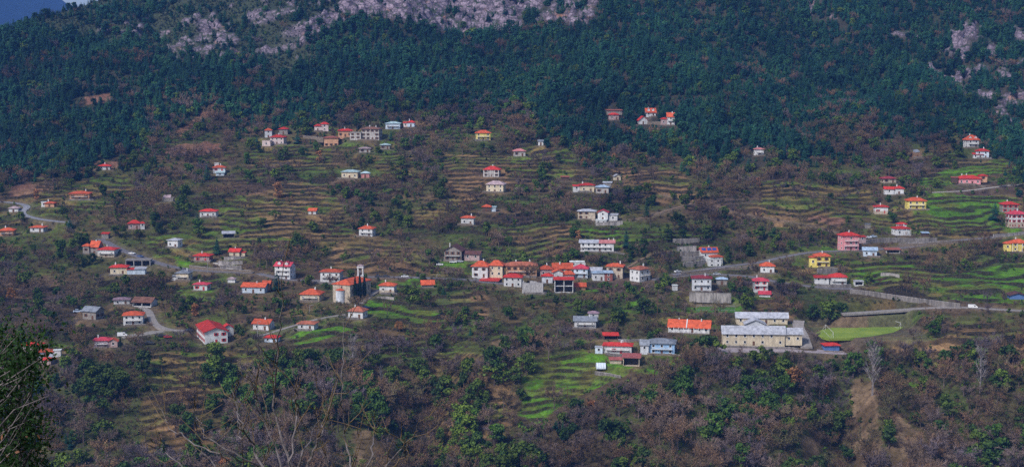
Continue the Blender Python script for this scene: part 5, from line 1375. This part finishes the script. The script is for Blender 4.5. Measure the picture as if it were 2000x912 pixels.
def protos(kind, gens):
    out = []
    for i, (T, Cn) in enumerate(gens):
        bm_ = PALEBARK if kind == 'poplar' else BARK
        tm_ = mesh('trunk', T.v, T.f, bm_); cm_ = mesh('crown', Cn.v, Cn.f, MK[kind])
        n = len(T.v); me = mesh(kind, T.v + Cn.v, T.f + [tuple(i_ + n for i_ in q) for q in Cn.f], [bm_, MK[kind]])
        mi = np.zeros(len(me.polygons), np.int32); mi[len(T.f):] = 1; me.polygons.foreach_set('material_index', mi)
        out.append((tm_, cm_, me))
    return out
PR = dict(
 fir=protos('fir', [fir(1), fir(2, .85), fir(3, 1.15), fir(4, 1.0, 1.2), fir(5, 1.3, .9), leafy(6, 13, 42, .06, .8, .08, .26), leafy(7, 16, 38, .055, .8, .15, .30), fir(8, 1.45, 1.1)]),
 evergreen=protos('evergreen', [leafy(11), leafy(12, 18, 48, .05, .8, .2, .38), leafy(13, 13, 60, .06, .9, .3, .33), leafy(14, 20, 46, .05, .7, .15, .42), leafy(15, 9, 60, .055, .9, .35, .48), leafy(16, 22, 40, .05, .9, .05, .24), leafy(17, 11, 70, .045, .7, .22, .50), leafy(18, 26, 34, .055, .8, .1, .34)]),
 bush=protos('bush', [leafy(21, 7, 30, .085, .8, .0, .36, False), leafy(22, 9, 26, .08, .7, .0, .42, False), leafy(23, 6, 34, .09, .9, .05, .3, False)]),
 scrub=protos('scrub', [leafy(31, 6, 16, .12, .8, .0, .4, False), leafy(32, 7, 14, .11, .7, .0, .45, False)]),
 bare=protos('bare', [bare(41), bare(42, 8, 1.2), bare(43, 7, .9, up=.7), bare(44, 9, 1.3), bare(45, 6, 1.0)]),
 thicket=protos('thicket', [thicket(51), thicket(52, 240), thicket(53, 180, .02)]),
 autumn=protos('autumn', [leafy(61, 14, 40, .04, .9, .28, .33), leafy(62, 14, 36, .045, 1.0, .06, .22)]),
 poplar=protos('poplar', [poplar(71), poplar(72)]),
 cypress=protos('cypress', [cypress(81), cypress(82)]))

# ---------------------------------------------------------------- where they grow
def clear_of_buildings(x, y, z, wid, hgt):
    """False for plants that would stand in front of a building the photograph shows free"""
    bx, by, dep = project(x, y, z); _, ty, _ = project(x, y, z + hgt); hw = wid / 2 * F / dep
    ok = np.ones(len(x), bool)
    for x0, x1, yt, yb, Yd in BOXES:
        tol = (yb - yt) * .12
        ok &= ~((y < Yd + 1) & (bx + hw * .75 > x0) & (bx - hw * .75 < x1) & (ty < yb - tol) & (by > yt))
    for pl in GREEN[:3] + [[(1590, 650), (1610, 658), (1690, 655), (1745, 647), (1762, 637), (1700, 631), (1640, 637)]]:
        cov_ = np.zeros(len(x), bool)
        for fz in (.25, .6, .95):
            _, ty2, _ = project(x, y, z + hgt * fz); cov_ |= inpoly(bx, ty2, pl)
        ok &= ~(cov_ & (rng.random(len(x)) < .93))
    return ok

GS = 2.6
cx, cy = np.meshgrid(np.arange(-560, 560, GS), np.arange(575, 1420, GS))
cx = cx.ravel() + rng.uniform(-.5, .5, cx.size) * GS * .95; cy = cy.ravel() + rng.uniform(-.5, .5, cy.size) * GS * .95
keep = np.abs(cx) < 40 + .40 * cy
cx, cy = cx[keep], cy[keep]
cz = ground_z(cx, cy)
px_, py_, qx_, qy_, low_ = zones(cx, cy, cz, 14.0)
qf_ = qy_ + 120 * (fbm(cx / 60, cy / 90, 231, 3) - .5)
fo = qf_ < low_
edge = np.exp(-((qf_ - low_) / 30.0) ** 2)
rk_ = grid_val(rk, cx, cy); wm_ = grid_val(wmx, cx, cy); rd_ = grid_val(rdm, cx, cy)
sc_ = inany(qx_, qy_, SCRUB) & (cy > 1050)
gr_ = inany(qx_, qy_, GREEN); ol_ = inany(qx_, qy_, OLIVE); br_ = inany(qx_, qy_, BROWN); rs_ = inany(px_, py_, REDSOIL); tn_ = inany(px_, py_, TAN)
onp = np.zeros(len(cx), bool)
for Q in (PITCH_Q, MINI_Q): onp |= inpoly(cx, cy, [(p[0], p[1]) for p in Q])
pa = fbm(cx / 34, cy / 30, 201, 3); pb = fbm(cx / 22, cy / 20, 205, 3); pc = fbm(cx / 60, cy / 45, 209, 2)
lowr = sstep(655, 715, py_)
U = rng.random(len(cx))
n_ = len(cx)
def base(v): return np.full(n_, v, float)
# chance of each kind in a 2.6 m cell
P_ = {}
P_['fir'] = np.where(fo, .46 - .26 * edge, .075 * edge + .0015)
P_['evergreen'] = np.where(fo, .012 + .05 * edge, .011 + .045 * np.clip((pb - .50) * 7, 0, 1) + .02 * edge)
P_['bare'] = np.where(fo, .006 + .09 * np.clip((pa - .60) * 8, 0, 1) + .03 * edge, .026 + .11 * np.clip((pa - .42) * 6, 0, 1))
P_['bush'] = np.where(fo, .01, .055 + .14 * np.clip((pb - .45) * 6, 0, 1))
P_['thicket'] = np.where(fo, .01, .10 + .30 * np.clip((pa - .40) * 6, 0, 1))
P_['scrub'] = np.where(sc_, .55, 0.)
P_['autumn'] = np.where(fo, .00005, .0007)
P_['poplar'] = base(0.); P_['cypress'] = base(0.)
low1 = lowr * (~fo)
P_['bare'] = P_['bare'] * (1 - low1) + low1 * (.085 + .085 * np.clip((pa - .42) * 6, 0, 1))
P_['evergreen'] = P_['evergreen'] * (1 - low1) + low1 * (.016 + .095 * np.clip((pb - .46) * 7, 0, 1))
P_['bush'] = P_['bush'] * (1 - low1) + low1 * (.08 + .12 * np.clip((pb - .45) * 6, 0, 1))
P_['thicket'] = P_['thicket'] * (1 - low1) + low1 * .46
for k in P_:
    m = np.ones(n_)
    big = k in ('fir', 'evergreen', 'bare', 'autumn')
    m = np.where(ol_ & ~fo, .30 if not big else .32, m); m = np.where(br_ & ~fo, (.30 if k != 'fir' else .1) * (1 + np.where(px_ < 580, .3, 1.6) * lowr), m); m = np.where(gr_, .03 if big else .045, m)
    m = np.where(rs_, .06, m); m = np.where(tn_, .22, m)
    if k != 'scrub': m = np.where(sc_, {'fir': .28, 'bush': 1.0}.get(k, .1), m)
    m = np.where(rk_ > .35, {'scrub': .22, 'fir': .06, 'bush': .5}.get(k, 0.02), m)
    m = np.where(wm_ > .45, .55 if big else 1.0, m); m = np.where((rd_ > 0) | onp, .0 if big else .04, m); m = np.where((wm_ > .97) | onp, 0, m)
    P_[k] = P_[k] * m
tot = sum(P_.values())
kinds = list(P_)
cum = np.zeros(n_); choice = np.full(n_, -1)
for i, k in enumerate(kinds):
    nx_ = cum + P_[k] / np.maximum(1, tot)
    choice[(U >= cum) & (U < nx_)] = i; cum = nx_
SIZE = dict(fir=(4.2, 10.8, .5), evergreen=(4.5, 10.0, .85), bare=(5.0, 11.5, .8), bush=(1.6, 3.6, 1.0), thicket=(1.5, 3.4, 1.0), scrub=(1.4, 3.0, 1.2), autumn=(6, 9, .7), poplar=(16, 22, .3), cypress=(10, 12, .2))
PLANTS = {k: [] for k in kinds}
for i, k in enumerate(kinds):
    s = np.where(choice == i)[0]
    lo_, hi_, wr = SIZE[k]
    h = lo_ + (hi_ - lo_) * rng.random(len(s)) ** 1.3
    if k == 'fir': h = np.where(fo[s], h, h * .8) * (.55 + .95 * fbm(cx[s] / 30, cy[s] / 30, 221, 2))
    if k in ('evergreen', 'bare'): h *= 1 + .35 * lowr[s]
    x, y, z = cx[s], cy[s], cz[s]
    ok = clear_of_buildings(x, y, z - .2, h * wr, h)
    w = h * rng.uniform(.85, 1.2, len(s)) * (1.15 if k in ('bush', 'thicket', 'scrub') else 1.0)
    PLANTS[k] = np.stack([x, y, z - .15, h, w, rng.uniform(0, 6.28, len(s)), rng.integers(0, len(PR[k]), len(s))], 1)[ok]

# plants the photograph singles out
SPECIAL = []
def special(kind, name, label, px0, pyb, hpx, cat='tree', wk=1.0, v=0):
    P = hit(px0, pyb); h = hpx * P[1] / F
    SPECIAL.append((kind, name, label, P[0], P[1], float(ground_z(P[0], P[1])) - .1, h, h * wk, v, cat))
Yc = CH['P'][1]
special('cypress', 'cypress_tree', 'leftmost of three dark cypresses beside the church', 694, 589, 50, wk=.95)
special('cypress', 'cypress_tree', 'middle one of three dark cypresses beside the church', 703, 586, 52, wk=.95, v=1)
special('cypress', 'cypress_tree', 'rightmost of three dark cypresses beside the church', 712, 582, 48, wk=.95)
special('fir', 'spruce_tree', 'tall dark spruce in front of the tall white dormer house', 541, 566, 40, wk=1.3)
special('fir', 'spruce_tree', 'slender spruce right of the long white row house', 1223, 484, 40, wk=.9)
special('fir', 'spruce_tree', 'dark spruce above the dirt path bend', 1263, 424, 36, wk=1.0)
special('evergreen', 'pine_tree', 'bright green round pine on the brown terraces above the path', 1264, 382, 27, v=1)
special('fir', 'spruce_tree', 'broad dark conifer beside the right-edge stone house', 1943, 428, 36, wk=1.5)
special('evergreen', 'evergreen_tree', 'massive dark evergreen below the red-winged white house', 1620, 606, 50, wk=1.15, v=1)
special('evergreen', 'evergreen_tree', 'dark evergreen left of the massive evergreen by the lower road', 1588, 596, 36, wk=1.0)
special('evergreen', 'evergreen_tree', 'second dark crown touching the massive evergreen by the lower road', 1642, 600, 40, wk=1.0, v=2)
special('evergreen', 'evergreen_tree', 'dark round tree at the left border of the bright green terraces', 1028, 732, 46, wk=.95, v=3)
special('evergreen', 'evergreen_tree', 'small dark round tree at the right border of the bright green terraces', 1210, 775, 28, v=1)
special('evergreen', 'evergreen_tree', 'round evergreen below the sky blue house', 1310, 775, 28, v=0)
special('evergreen', 'evergreen_tree', 'round green tree left of the long orange-roofed building', 1286, 658, 20, wk=1.1, v=2)
special('autumn', 'autumn_tree', 'orange-leaved tree below the cream school', 1549, 765, 52, v=0)
special('autumn', 'autumn_tree', 'small orange-brown tree right of the orange-leaved tree', 1612, 775, 28, v=1)
special('autumn', 'autumn_tree', 'golden brown slim tree on the left middle terraces', 543, 387, 36, v=1)
special('autumn', 'autumn_tree', 'rusty tree on the upper right bare woodland edge', 1481, 362, 20, v=1)
special('autumn', 'autumn_tree', 'reddish brown tree in the lower central gully', 866, 778, 30, v=0)
special('bush', 'round_bush', 'bright green round bush on the brown upper terraces', 1230, 330, 16, 'bush', 1.2)
special('poplar', 'poplar_tree', 'tall pale bare poplar below the yellow-green pitch', 1704, 772, 118, wk=1.25)
special('poplar', 'poplar_tree', 'pale bare poplar with white trunk on the far right slope', 1914, 768, 102, wk=1.25, v=1)
special('poplar', 'poplar_tree', 'pale bare tree in the thicket under the bright green strips', 690, 730, 84, wk=1.2, v=1)
special('poplar', 'poplar_tree', 'small pale bare tree left of the thicket poplar', 638, 738, 48, wk=1.5)
special('poplar', 'poplar_tree', 'thin pale bare tree right of the thicket poplar', 744, 752, 42, wk=1.0)
special('bare', 'plane_tree', 'large bare tree in the village square before the wooden front', 1035, 556, 46, wk=1.2)
special('bare', 'bare_tree', 'bare tree before the large orange-roofed inn', 893, 542, 28, wk=1.2, v=1)
special('bare', 'bare_tree', 'bare spreading tree in front of the white house left of the church', 648, 556, 22, wk=1.4, v=3)
special('bare', 'bare_tree', 'bare tree in front of the long white building with red bands', 352, 664, 26, wk=1.3, v=1)
special('bare', 'bare_tree', 'large bare tree beside the path under the church', 700, 606, 40, wk=1.3, v=3)
special('evergreen', 'evergreen_tree', 'dense fir-like clump on the terraces below the golden tree', 585, 485, 34, v=3)
special('cypress', 'cypress_tree', 'slim cypress beside the mauve house', 235, 678, 22, wk=1.3)
special('cypress', 'cypress_tree', 'slim cypress beside the blue-white bungalow', 72, 698, 28, wk=1.2)

NAMES = dict(fir=('fir_tree', 'fir tree', 'fir trees of the mountain forest'), evergreen=('evergreen_tree', 'dark evergreen', 'evergreen broadleaf trees on the slope'),
             bare=('bare_tree', 'leafless tree', 'leafless trees on the slope'), bush=('evergreen_bush', 'low green bush', 'green bushes on the terraces'), autumn=('autumn_tree', 'rusty-leaved tree', 'rusty-leaved trees'))
def tree_label(word, x, y, z, h, med):
    a, b, _ = project(np.array([x]), np.array([y]), np.array([z + h / 2])); a, b = float(a[0]), float(b[0])
    best = min(LANDMARKS, key=lambda q: (a - q[1]) ** 2 + (b - q[2]) ** 2)
    dx, dy = a - best[1], b - best[2]
    d = math.hypot(dx, dy)
    if abs(dx) > 2.2 * abs(dy): rel = 'left of' if dx < 0 else 'right of'
    elif abs(dy) > 2.2 * abs(dx): rel = 'uphill of' if dy < 0 else 'downhill of'
    else: rel = ('upper left of' if dx < 0 else 'upper right of') if dy < 0 else ('lower left of' if dx < 0 else 'lower right of')
    far = '' if len((word + ' ' + best[0]).split()) > 10 else 'close ' if d < 38 else ('just ' if d < 62 else ('' if d < 90 else ('far ' if d < 130 else 'well ')))
    sz = 'tall ' if h > med * 1.15 else ('short ' if h < med * .85 else '')
    return (sz + word + ' ' + far + rel + ' ' + best[0]).strip()

ROLL = {}
ORD = ['leftmost', 'second from left', 'third from left', 'fourth from left', 'fifth from left', 'sixth from left', 'seventh from left', 'eighth from left']
def plant_object(kind, v, name, x, y, z, h, w, rot, label, cat, group):
    tm_, cm_, me_ = PR[kind][int(v)]
    root = link(name, None, None, loc=(x, y, z), rz=rot, scale=(w, w, h))
    tag(root, label, cat, group)
    if group: ROLL.setdefault(label, []).append((float(project(x, y, z)[0]), root))
    link('trunk', tm_, root); link('crown', cm_, root)

for (k, nm, lb, x, y, z, h, w, v, cat) in SPECIAL:
    plant_object(k, v, nm, x, y, z, h, w, random.uniform(0, 6), lb, cat, None)
sx_ = np.array([s[3] for s in SPECIAL]); sy_ = np.array([s[4] for s in SPECIAL])

def points_stuff(name, kind, A, label):
    """every further plant of the kind, too many to count, as one object"""
    me = bpy.data.meshes.new(name)
    me.vertices.add(len(A)); me.vertices.foreach_set('co', A[:, :3].astype(np.float32).ravel())
    a = me.attributes.new('scl', 'FLOAT_VECTOR', 'POINT'); a.data.foreach_set('vector', np.stack([A[:, 4], A[:, 4], A[:, 3]], 1).astype(np.float32).ravel())
    a = me.attributes.new('rot', 'FLOAT_VECTOR', 'POINT'); a.data.foreach_set('vector', np.stack([A[:, 5] * 0 + rng.normal(0, .05, len(A)), rng.normal(0, .05, len(A)), A[:, 5]], 1).astype(np.float32).ravel())
    a = me.attributes.new('pick', 'INT', 'POINT'); a.data.foreach_set('value', A[:, 6].astype(np.int32))
    cl = bpy.data.collections.new('forms_' + name)
    for i, (t_, c_, m_) in enumerate(PR[kind]):
        cl.objects.link(bpy.data.objects.new('%s_form_%s' % (name, 'abcdefgh'[i]), m_))
    ng = bpy.data.node_groups.new('scatter_' + name, 'GeometryNodeTree')
    ng.interface.new_socket('Geometry', in_out='INPUT', socket_type='NodeSocketGeometry'); ng.interface.new_socket('Geometry', in_out='OUTPUT', socket_type='NodeSocketGeometry')
    N = ng.nodes; Lk = ng.links
    gi = N.new('NodeGroupInput'); go = N.new('NodeGroupOutput'); ip = N.new('GeometryNodeInstanceOnPoints'); ci = N.new('GeometryNodeCollectionInfo')
    ci.inputs['Collection'].default_value = cl; ci.inputs['Separate Children'].default_value = True; ci.inputs['Reset Children'].default_value = True
    def na(nm, dt):
        q = N.new('GeometryNodeInputNamedAttribute'); q.data_type = dt; q.inputs['Name'].default_value = nm
        return [o for o in q.outputs if o.enabled and o.name == 'Attribute'][0]
    Lk.new(gi.outputs[0], ip.inputs['Points']); Lk.new(ci.outputs[0], ip.inputs['Instance']); ip.inputs['Pick Instance'].default_value = True
    Lk.new(na('pick', 'INT'), ip.inputs['Instance Index']); Lk.new(na('rot', 'FLOAT_VECTOR'), ip.inputs['Rotation']); Lk.new(na('scl', 'FLOAT_VECTOR'), ip.inputs['Scale'])
    Lk.new(ip.outputs[0], go.inputs[0])
    o = link(name, me); o.modifiers.new('scatter', 'NODES').node_group = ng
    tag(o, label, None, kind='stuff')

STUFF = dict(fir=('fir_forest', 'dense dark green fir forest covering the mountain slope'), evergreen=('evergreen_wood', 'mass of evergreen broadleaf crowns on the slopes'), bare=('leafless_wood', 'mass of leafless grey-brown trees on the slopes'),
             bush=('undergrowth', 'green undergrowth between the terraces'), thicket=('thicket', 'purplish brown leafless thicket on the terraces'), scrub=('scrub', 'low grey-green scrub around the crags'), autumn=('rusty_wood', 'scattered rusty-leaved small trees'))
NPL = {}
for k, A in PLANTS.items():
    if not len(A): continue
    if len(sx_):
        d = np.min((A[:, 0][:, None] - sx_[None]) ** 2 + (A[:, 1][:, None] - sy_[None]) ** 2, 1); A = A[d > 9]
    NPL[k] = len(A)
    if k in NAMES:
        bx, by, dep = project(A[:, 0], A[:, 1], A[:, 2])
        inside = (bx > 5) & (bx < 1995) & (by < 905) & (by > 15)
        size = np.where(inside, A[:, 3] / dep, -1)
        order = np.argsort(-size); nt0 = min(300 if k != 'bush' else 250, int(inside.sum()))
        if k == 'autumn': nt0 = int(inside.sum())
        ind, A = A[order[:nt0]], A[order[nt0:]]
        nm, word, grp = NAMES[k]; med = float(np.median(ind[:, 3])) if len(ind) else 1
        for r_ in ind:
            plant_object(k, r_[6], nm, r_[0], r_[1], r_[2], r_[3], r_[4], r_[5], tree_label(word, r_[0], r_[1], r_[2], r_[3], med), 'bush' if k == 'bush' else 'tree', grp)
    if len(A) and k in STUFF: points_stuff(STUFF[k][0], k, A, STUFF[k][1])
for lb, rows in ROLL.items():
    if 1 < len(rows) <= 8 and len(lb.split()) <= 13:
        rows.sort(key=lambda q: q[0])
        for i, (_, o) in enumerate(rows): o['label'] = lb + ', ' + ('rightmost' if i == len(rows) - 1 else ORD[i])
print('PLANTS', NPL)
# ---------------------------------------------------------------- the photographer's own slope: bare tree and evergreen in front
M_FBARK = mat('near_bark', (.17, .145, .148), .85, .5, 9, bump=.4)
M_FTWIG = mat('near_twig', (.13, .09, .055), .8, .4, 7)
M_FLEAF = leafmat('near_leaves', [(.016, .046, .012), (.028, .070, .014)])
M_DRY = mat('dry_leaf', (.17, .075, .04), .8, .3, 5)
def near_tree(label, base_px, Yb, limbs, seed):
    """a leafless tree below the viewpoint; limbs are drawn upwards from one trunk"""
    r = np.random.default_rng(seed)
    bx = (base_px - 1000) / F * Yb
    gz = float(base_h(bx, Yb))
    root = link('bare_tree', None, loc=(bx, Yb, gz)); tag(root, label, 'tree')
    fork = np.array([0, 0, (at_depth(base_px, 985, Yb)[2] - gz)])
    tr = MB(); tr.tube([(0, 0, -.5), (.1, 0, fork[2] * .4), (-.08, .05, fork[2] * .75), tuple(fork)], [.16, .13, .10, .07], 8)
    trunk = tr.obj('trunk', M_FBARK, root)
    for pts, r0 in limbs:
        br = MB(); tw = MB()
        Q = [fork]
        for i, (a, b) in enumerate(pts):
            Q.append(at_depth(a, b, Yb + r.uniform(-.9, .9) * (i + 1) / len(pts)) - np.array([bx, Yb, gz]))
        Q = np.array(Q)
        # smooth
        s = np.concatenate([[0], np.cumsum(np.linalg.norm(np.diff(Q, axis=0), axis=1))]); t = np.linspace(0, s[-1], 4 * len(Q))
        Q = np.stack([np.interp(t, s, Q[:, k]) for k in range(3)], 1)
        Q[1:-1] = (Q[:-2] + Q[1:-1] * 2 + Q[2:]) / 4
        Q[1:-1] += r.normal(0, .012, Q[1:-1].shape)
        n = len(Q); rad = np.linspace(r0 * .72, .003, n)
        br.tube(Q, list(rad), 6)
        bo = br.obj('branch', M_FBARK if r0 > .012 else M_FTWIG, root)
        for i in range(int(n * .35), n - 1):
            for _ in range(r.integers(0, 2)):
                d = nrmz(nrmz(Q[min(i + 1, n - 1)] - Q[i - 1]) + r.normal(size=3) * .55 + np.array([0, 0, .2])); l = r.uniform(.15, .5)
                p0 = Q[i]; p1 = p0 + d * l * .5 + r.normal(size=3) * .02; p2 = p0 + d * l + np.array([0, 0, .05])
                tw.tube([p0, p1, p2], [min(.007, rad[i] * .7), .005, .0025], 4)
                if r.random() < .5:
                    d2 = nrmz(d + r.normal(size=3) * .6 + np.array([0, 0, .3])); tw.tube([p1, p1 + d2 * l * .5], [.004, .002], 4)
        if tw.v: tw.obj('twigs', M_FTWIG, bo)['kind'] = 'stuff'
near_tree('near bare tree with thin upright branches, bottom left of centre', 585, 13.5, [
    ([(570, 912), (535, 800), (540, 720), (548, 640), (553, 500)], .022), ([(520, 930), (495, 870), (470, 830), (452, 760)], .02), ([(505, 950), (430, 885), (370, 862), (330, 830), (306, 790)], .018),
    ([(600, 912), (625, 850), (640, 800), (660, 740)], .02), ([(560, 930), (575, 870), (580, 800), (577, 740)], .02), ([(540, 940), (500, 905), (450, 880), (400, 850), (385, 812)], .016),
    ([(575, 950), (590, 890), (620, 830), (640, 770)], .018), ([(560, 960), (545, 900), (530, 850), (500, 790), (495, 745)], .018)], 5)
near_tree('near bare tree with long yellowish shoots, bottom centre', 690, 15.0, [
    ([(690, 930), (672, 850), (668, 760), (670, 690), (670, 628)], .018), ([(700, 940), (725, 890), (735, 840), (742, 812)], .016), ([(720, 960), (760, 900), (800, 860), (820, 815)], .016),
    ([(670, 950), (640, 910), (625, 870), (622, 820)], .014), ([(700, 960), (750, 925), (790, 890), (800, 860)], .012), ([(680, 950), (690, 900), (700, 862), (700, 830)], .012)], 8)
near_tree('near bare tree with dense crossing twigs, bottom left', 470, 16.0, [
    ([(440, 940), (395, 880), (380, 820), (378, 770)], .016), ([(480, 930), (470, 860), (462, 800), (462, 752)], .016), ([(430, 960), (360, 915), (320, 880), (300, 860)], .014), ([(500, 950), (520, 890), (528, 840), (520, 790)], .014)], 15)

def near_evergreen():
    r = np.random.default_rng(77); Yb = 12.0; bx = (20 - 1000) / F * Yb; gz = float(base_h(bx, Yb))
    root = link('evergreen_shrub', None, loc=(bx, Yb, gz)); tag(root, 'near dark leafy evergreen with bare twigs in the bottom left corner', 'shrub')
    tr = MB(); top = at_depth(20, 700, Yb)[2] - gz
    tr.tube([(0, 0, -.4), (.1, 0, top * .5), (-.05, .1, top)], [.12, .08, .02], 7); tr.obj('trunk', M_FBARK, root)
    lf = PM(); tg = MB(); dr = PM()
    ends = []
    for k in range(46):
        a, b = r.uniform(-70, 108), r.uniform(650, 930)
        if a > 108 - abs(b - 740) * .22 and b < 740: a *= .35
        if b > 850: a = min(a, 70)
        p = at_depth(a, b, Yb + r.uniform(-.9, .9)) - np.array([bx, Yb, gz])
        st = np.array([0, 0, max(1.0, p[2] - r.uniform(.4, 1.0))]); md = (st + p) / 2 + r.normal(size=3) * .08
        tg.tube([st, md, p], [.012, .008, .003], 4); ends.append((md, p))
    for md, p in ends:
        for q in range(190):
            t = r.uniform(.15, 1.08); c = md + (p - md) * t + r.normal(size=3) * .10; d = nrmz(r.normal(size=3) + np.array([0, 0, .4])); a = nrmz(np.cross(d, r.normal(size=3))); s = r.uniform(.012, .026)
            lf.quad(c, c + a * s * .55 + d * s, c + d * s * 2.1, c - a * s * .55 + d * s)
    for k in range(26):
        a, b = r.uniform(-40, 90), r.uniform(840, 930); c = at_depth(a, b, Yb - .9 + r.uniform(-.2, .2)) - np.array([bx, Yb, gz]); d = nrmz(r.normal(size=3)); a_ = nrmz(np.cross(d, r.normal(size=3))); s = r.uniform(.018, .03)
        dr.quad(c, c + a_ * s * .6 + d * s, c + d * s * 2, c - a_ * s * .6 + d * s)
    for k in range(16):
        a, b = r.uniform(-30, 40), r.uniform(700, 900); p0 = at_depth(a - 60, b + r.uniform(20, 90), Yb - .7) - np.array([bx, Yb, gz]); p1 = at_depth(a + r.uniform(20, 70), b - r.uniform(0, 70), Yb - .8) - np.array([bx, Yb, gz])
        tg.tube([p0, (p0 + p1) / 2 + r.normal(size=3) * .05, p1], [.009, .006, .002], 4)
    link('crown', mesh('crown', lf.v, lf.f, M_FLEAF), root); tg.obj('twigs', M_FBARK, root)['kind'] = 'stuff'; link('dry_leaves', mesh('dry_leaves', dr.v, dr.f, M_DRY), root)['kind'] = 'stuff'
near_evergreen()

# ---------------------------------------------------------------- the valley air
hz = MB(); hz.box(-6100, 2600, -420, 8700, -420, 960)
m = bpy.data.materials.new('haze_air'); t_, N_, L_ = nt(m)
N_.remove(N_['Principled BSDF'])
pv = N_.new('ShaderNodeVolumePrincipled'); pv.inputs['Color'].default_value = (.13, .36, 1.0, 1); pv.inputs['Density'].default_value = .00008; pv.inputs['Anisotropy'].default_value = 0.0
L_.new(pv.outputs[0], N_['Material Output'].inputs['Volume'])
tag(hz.obj('haze', m), 'blue haze filling the valley air', None, kind='stuff')
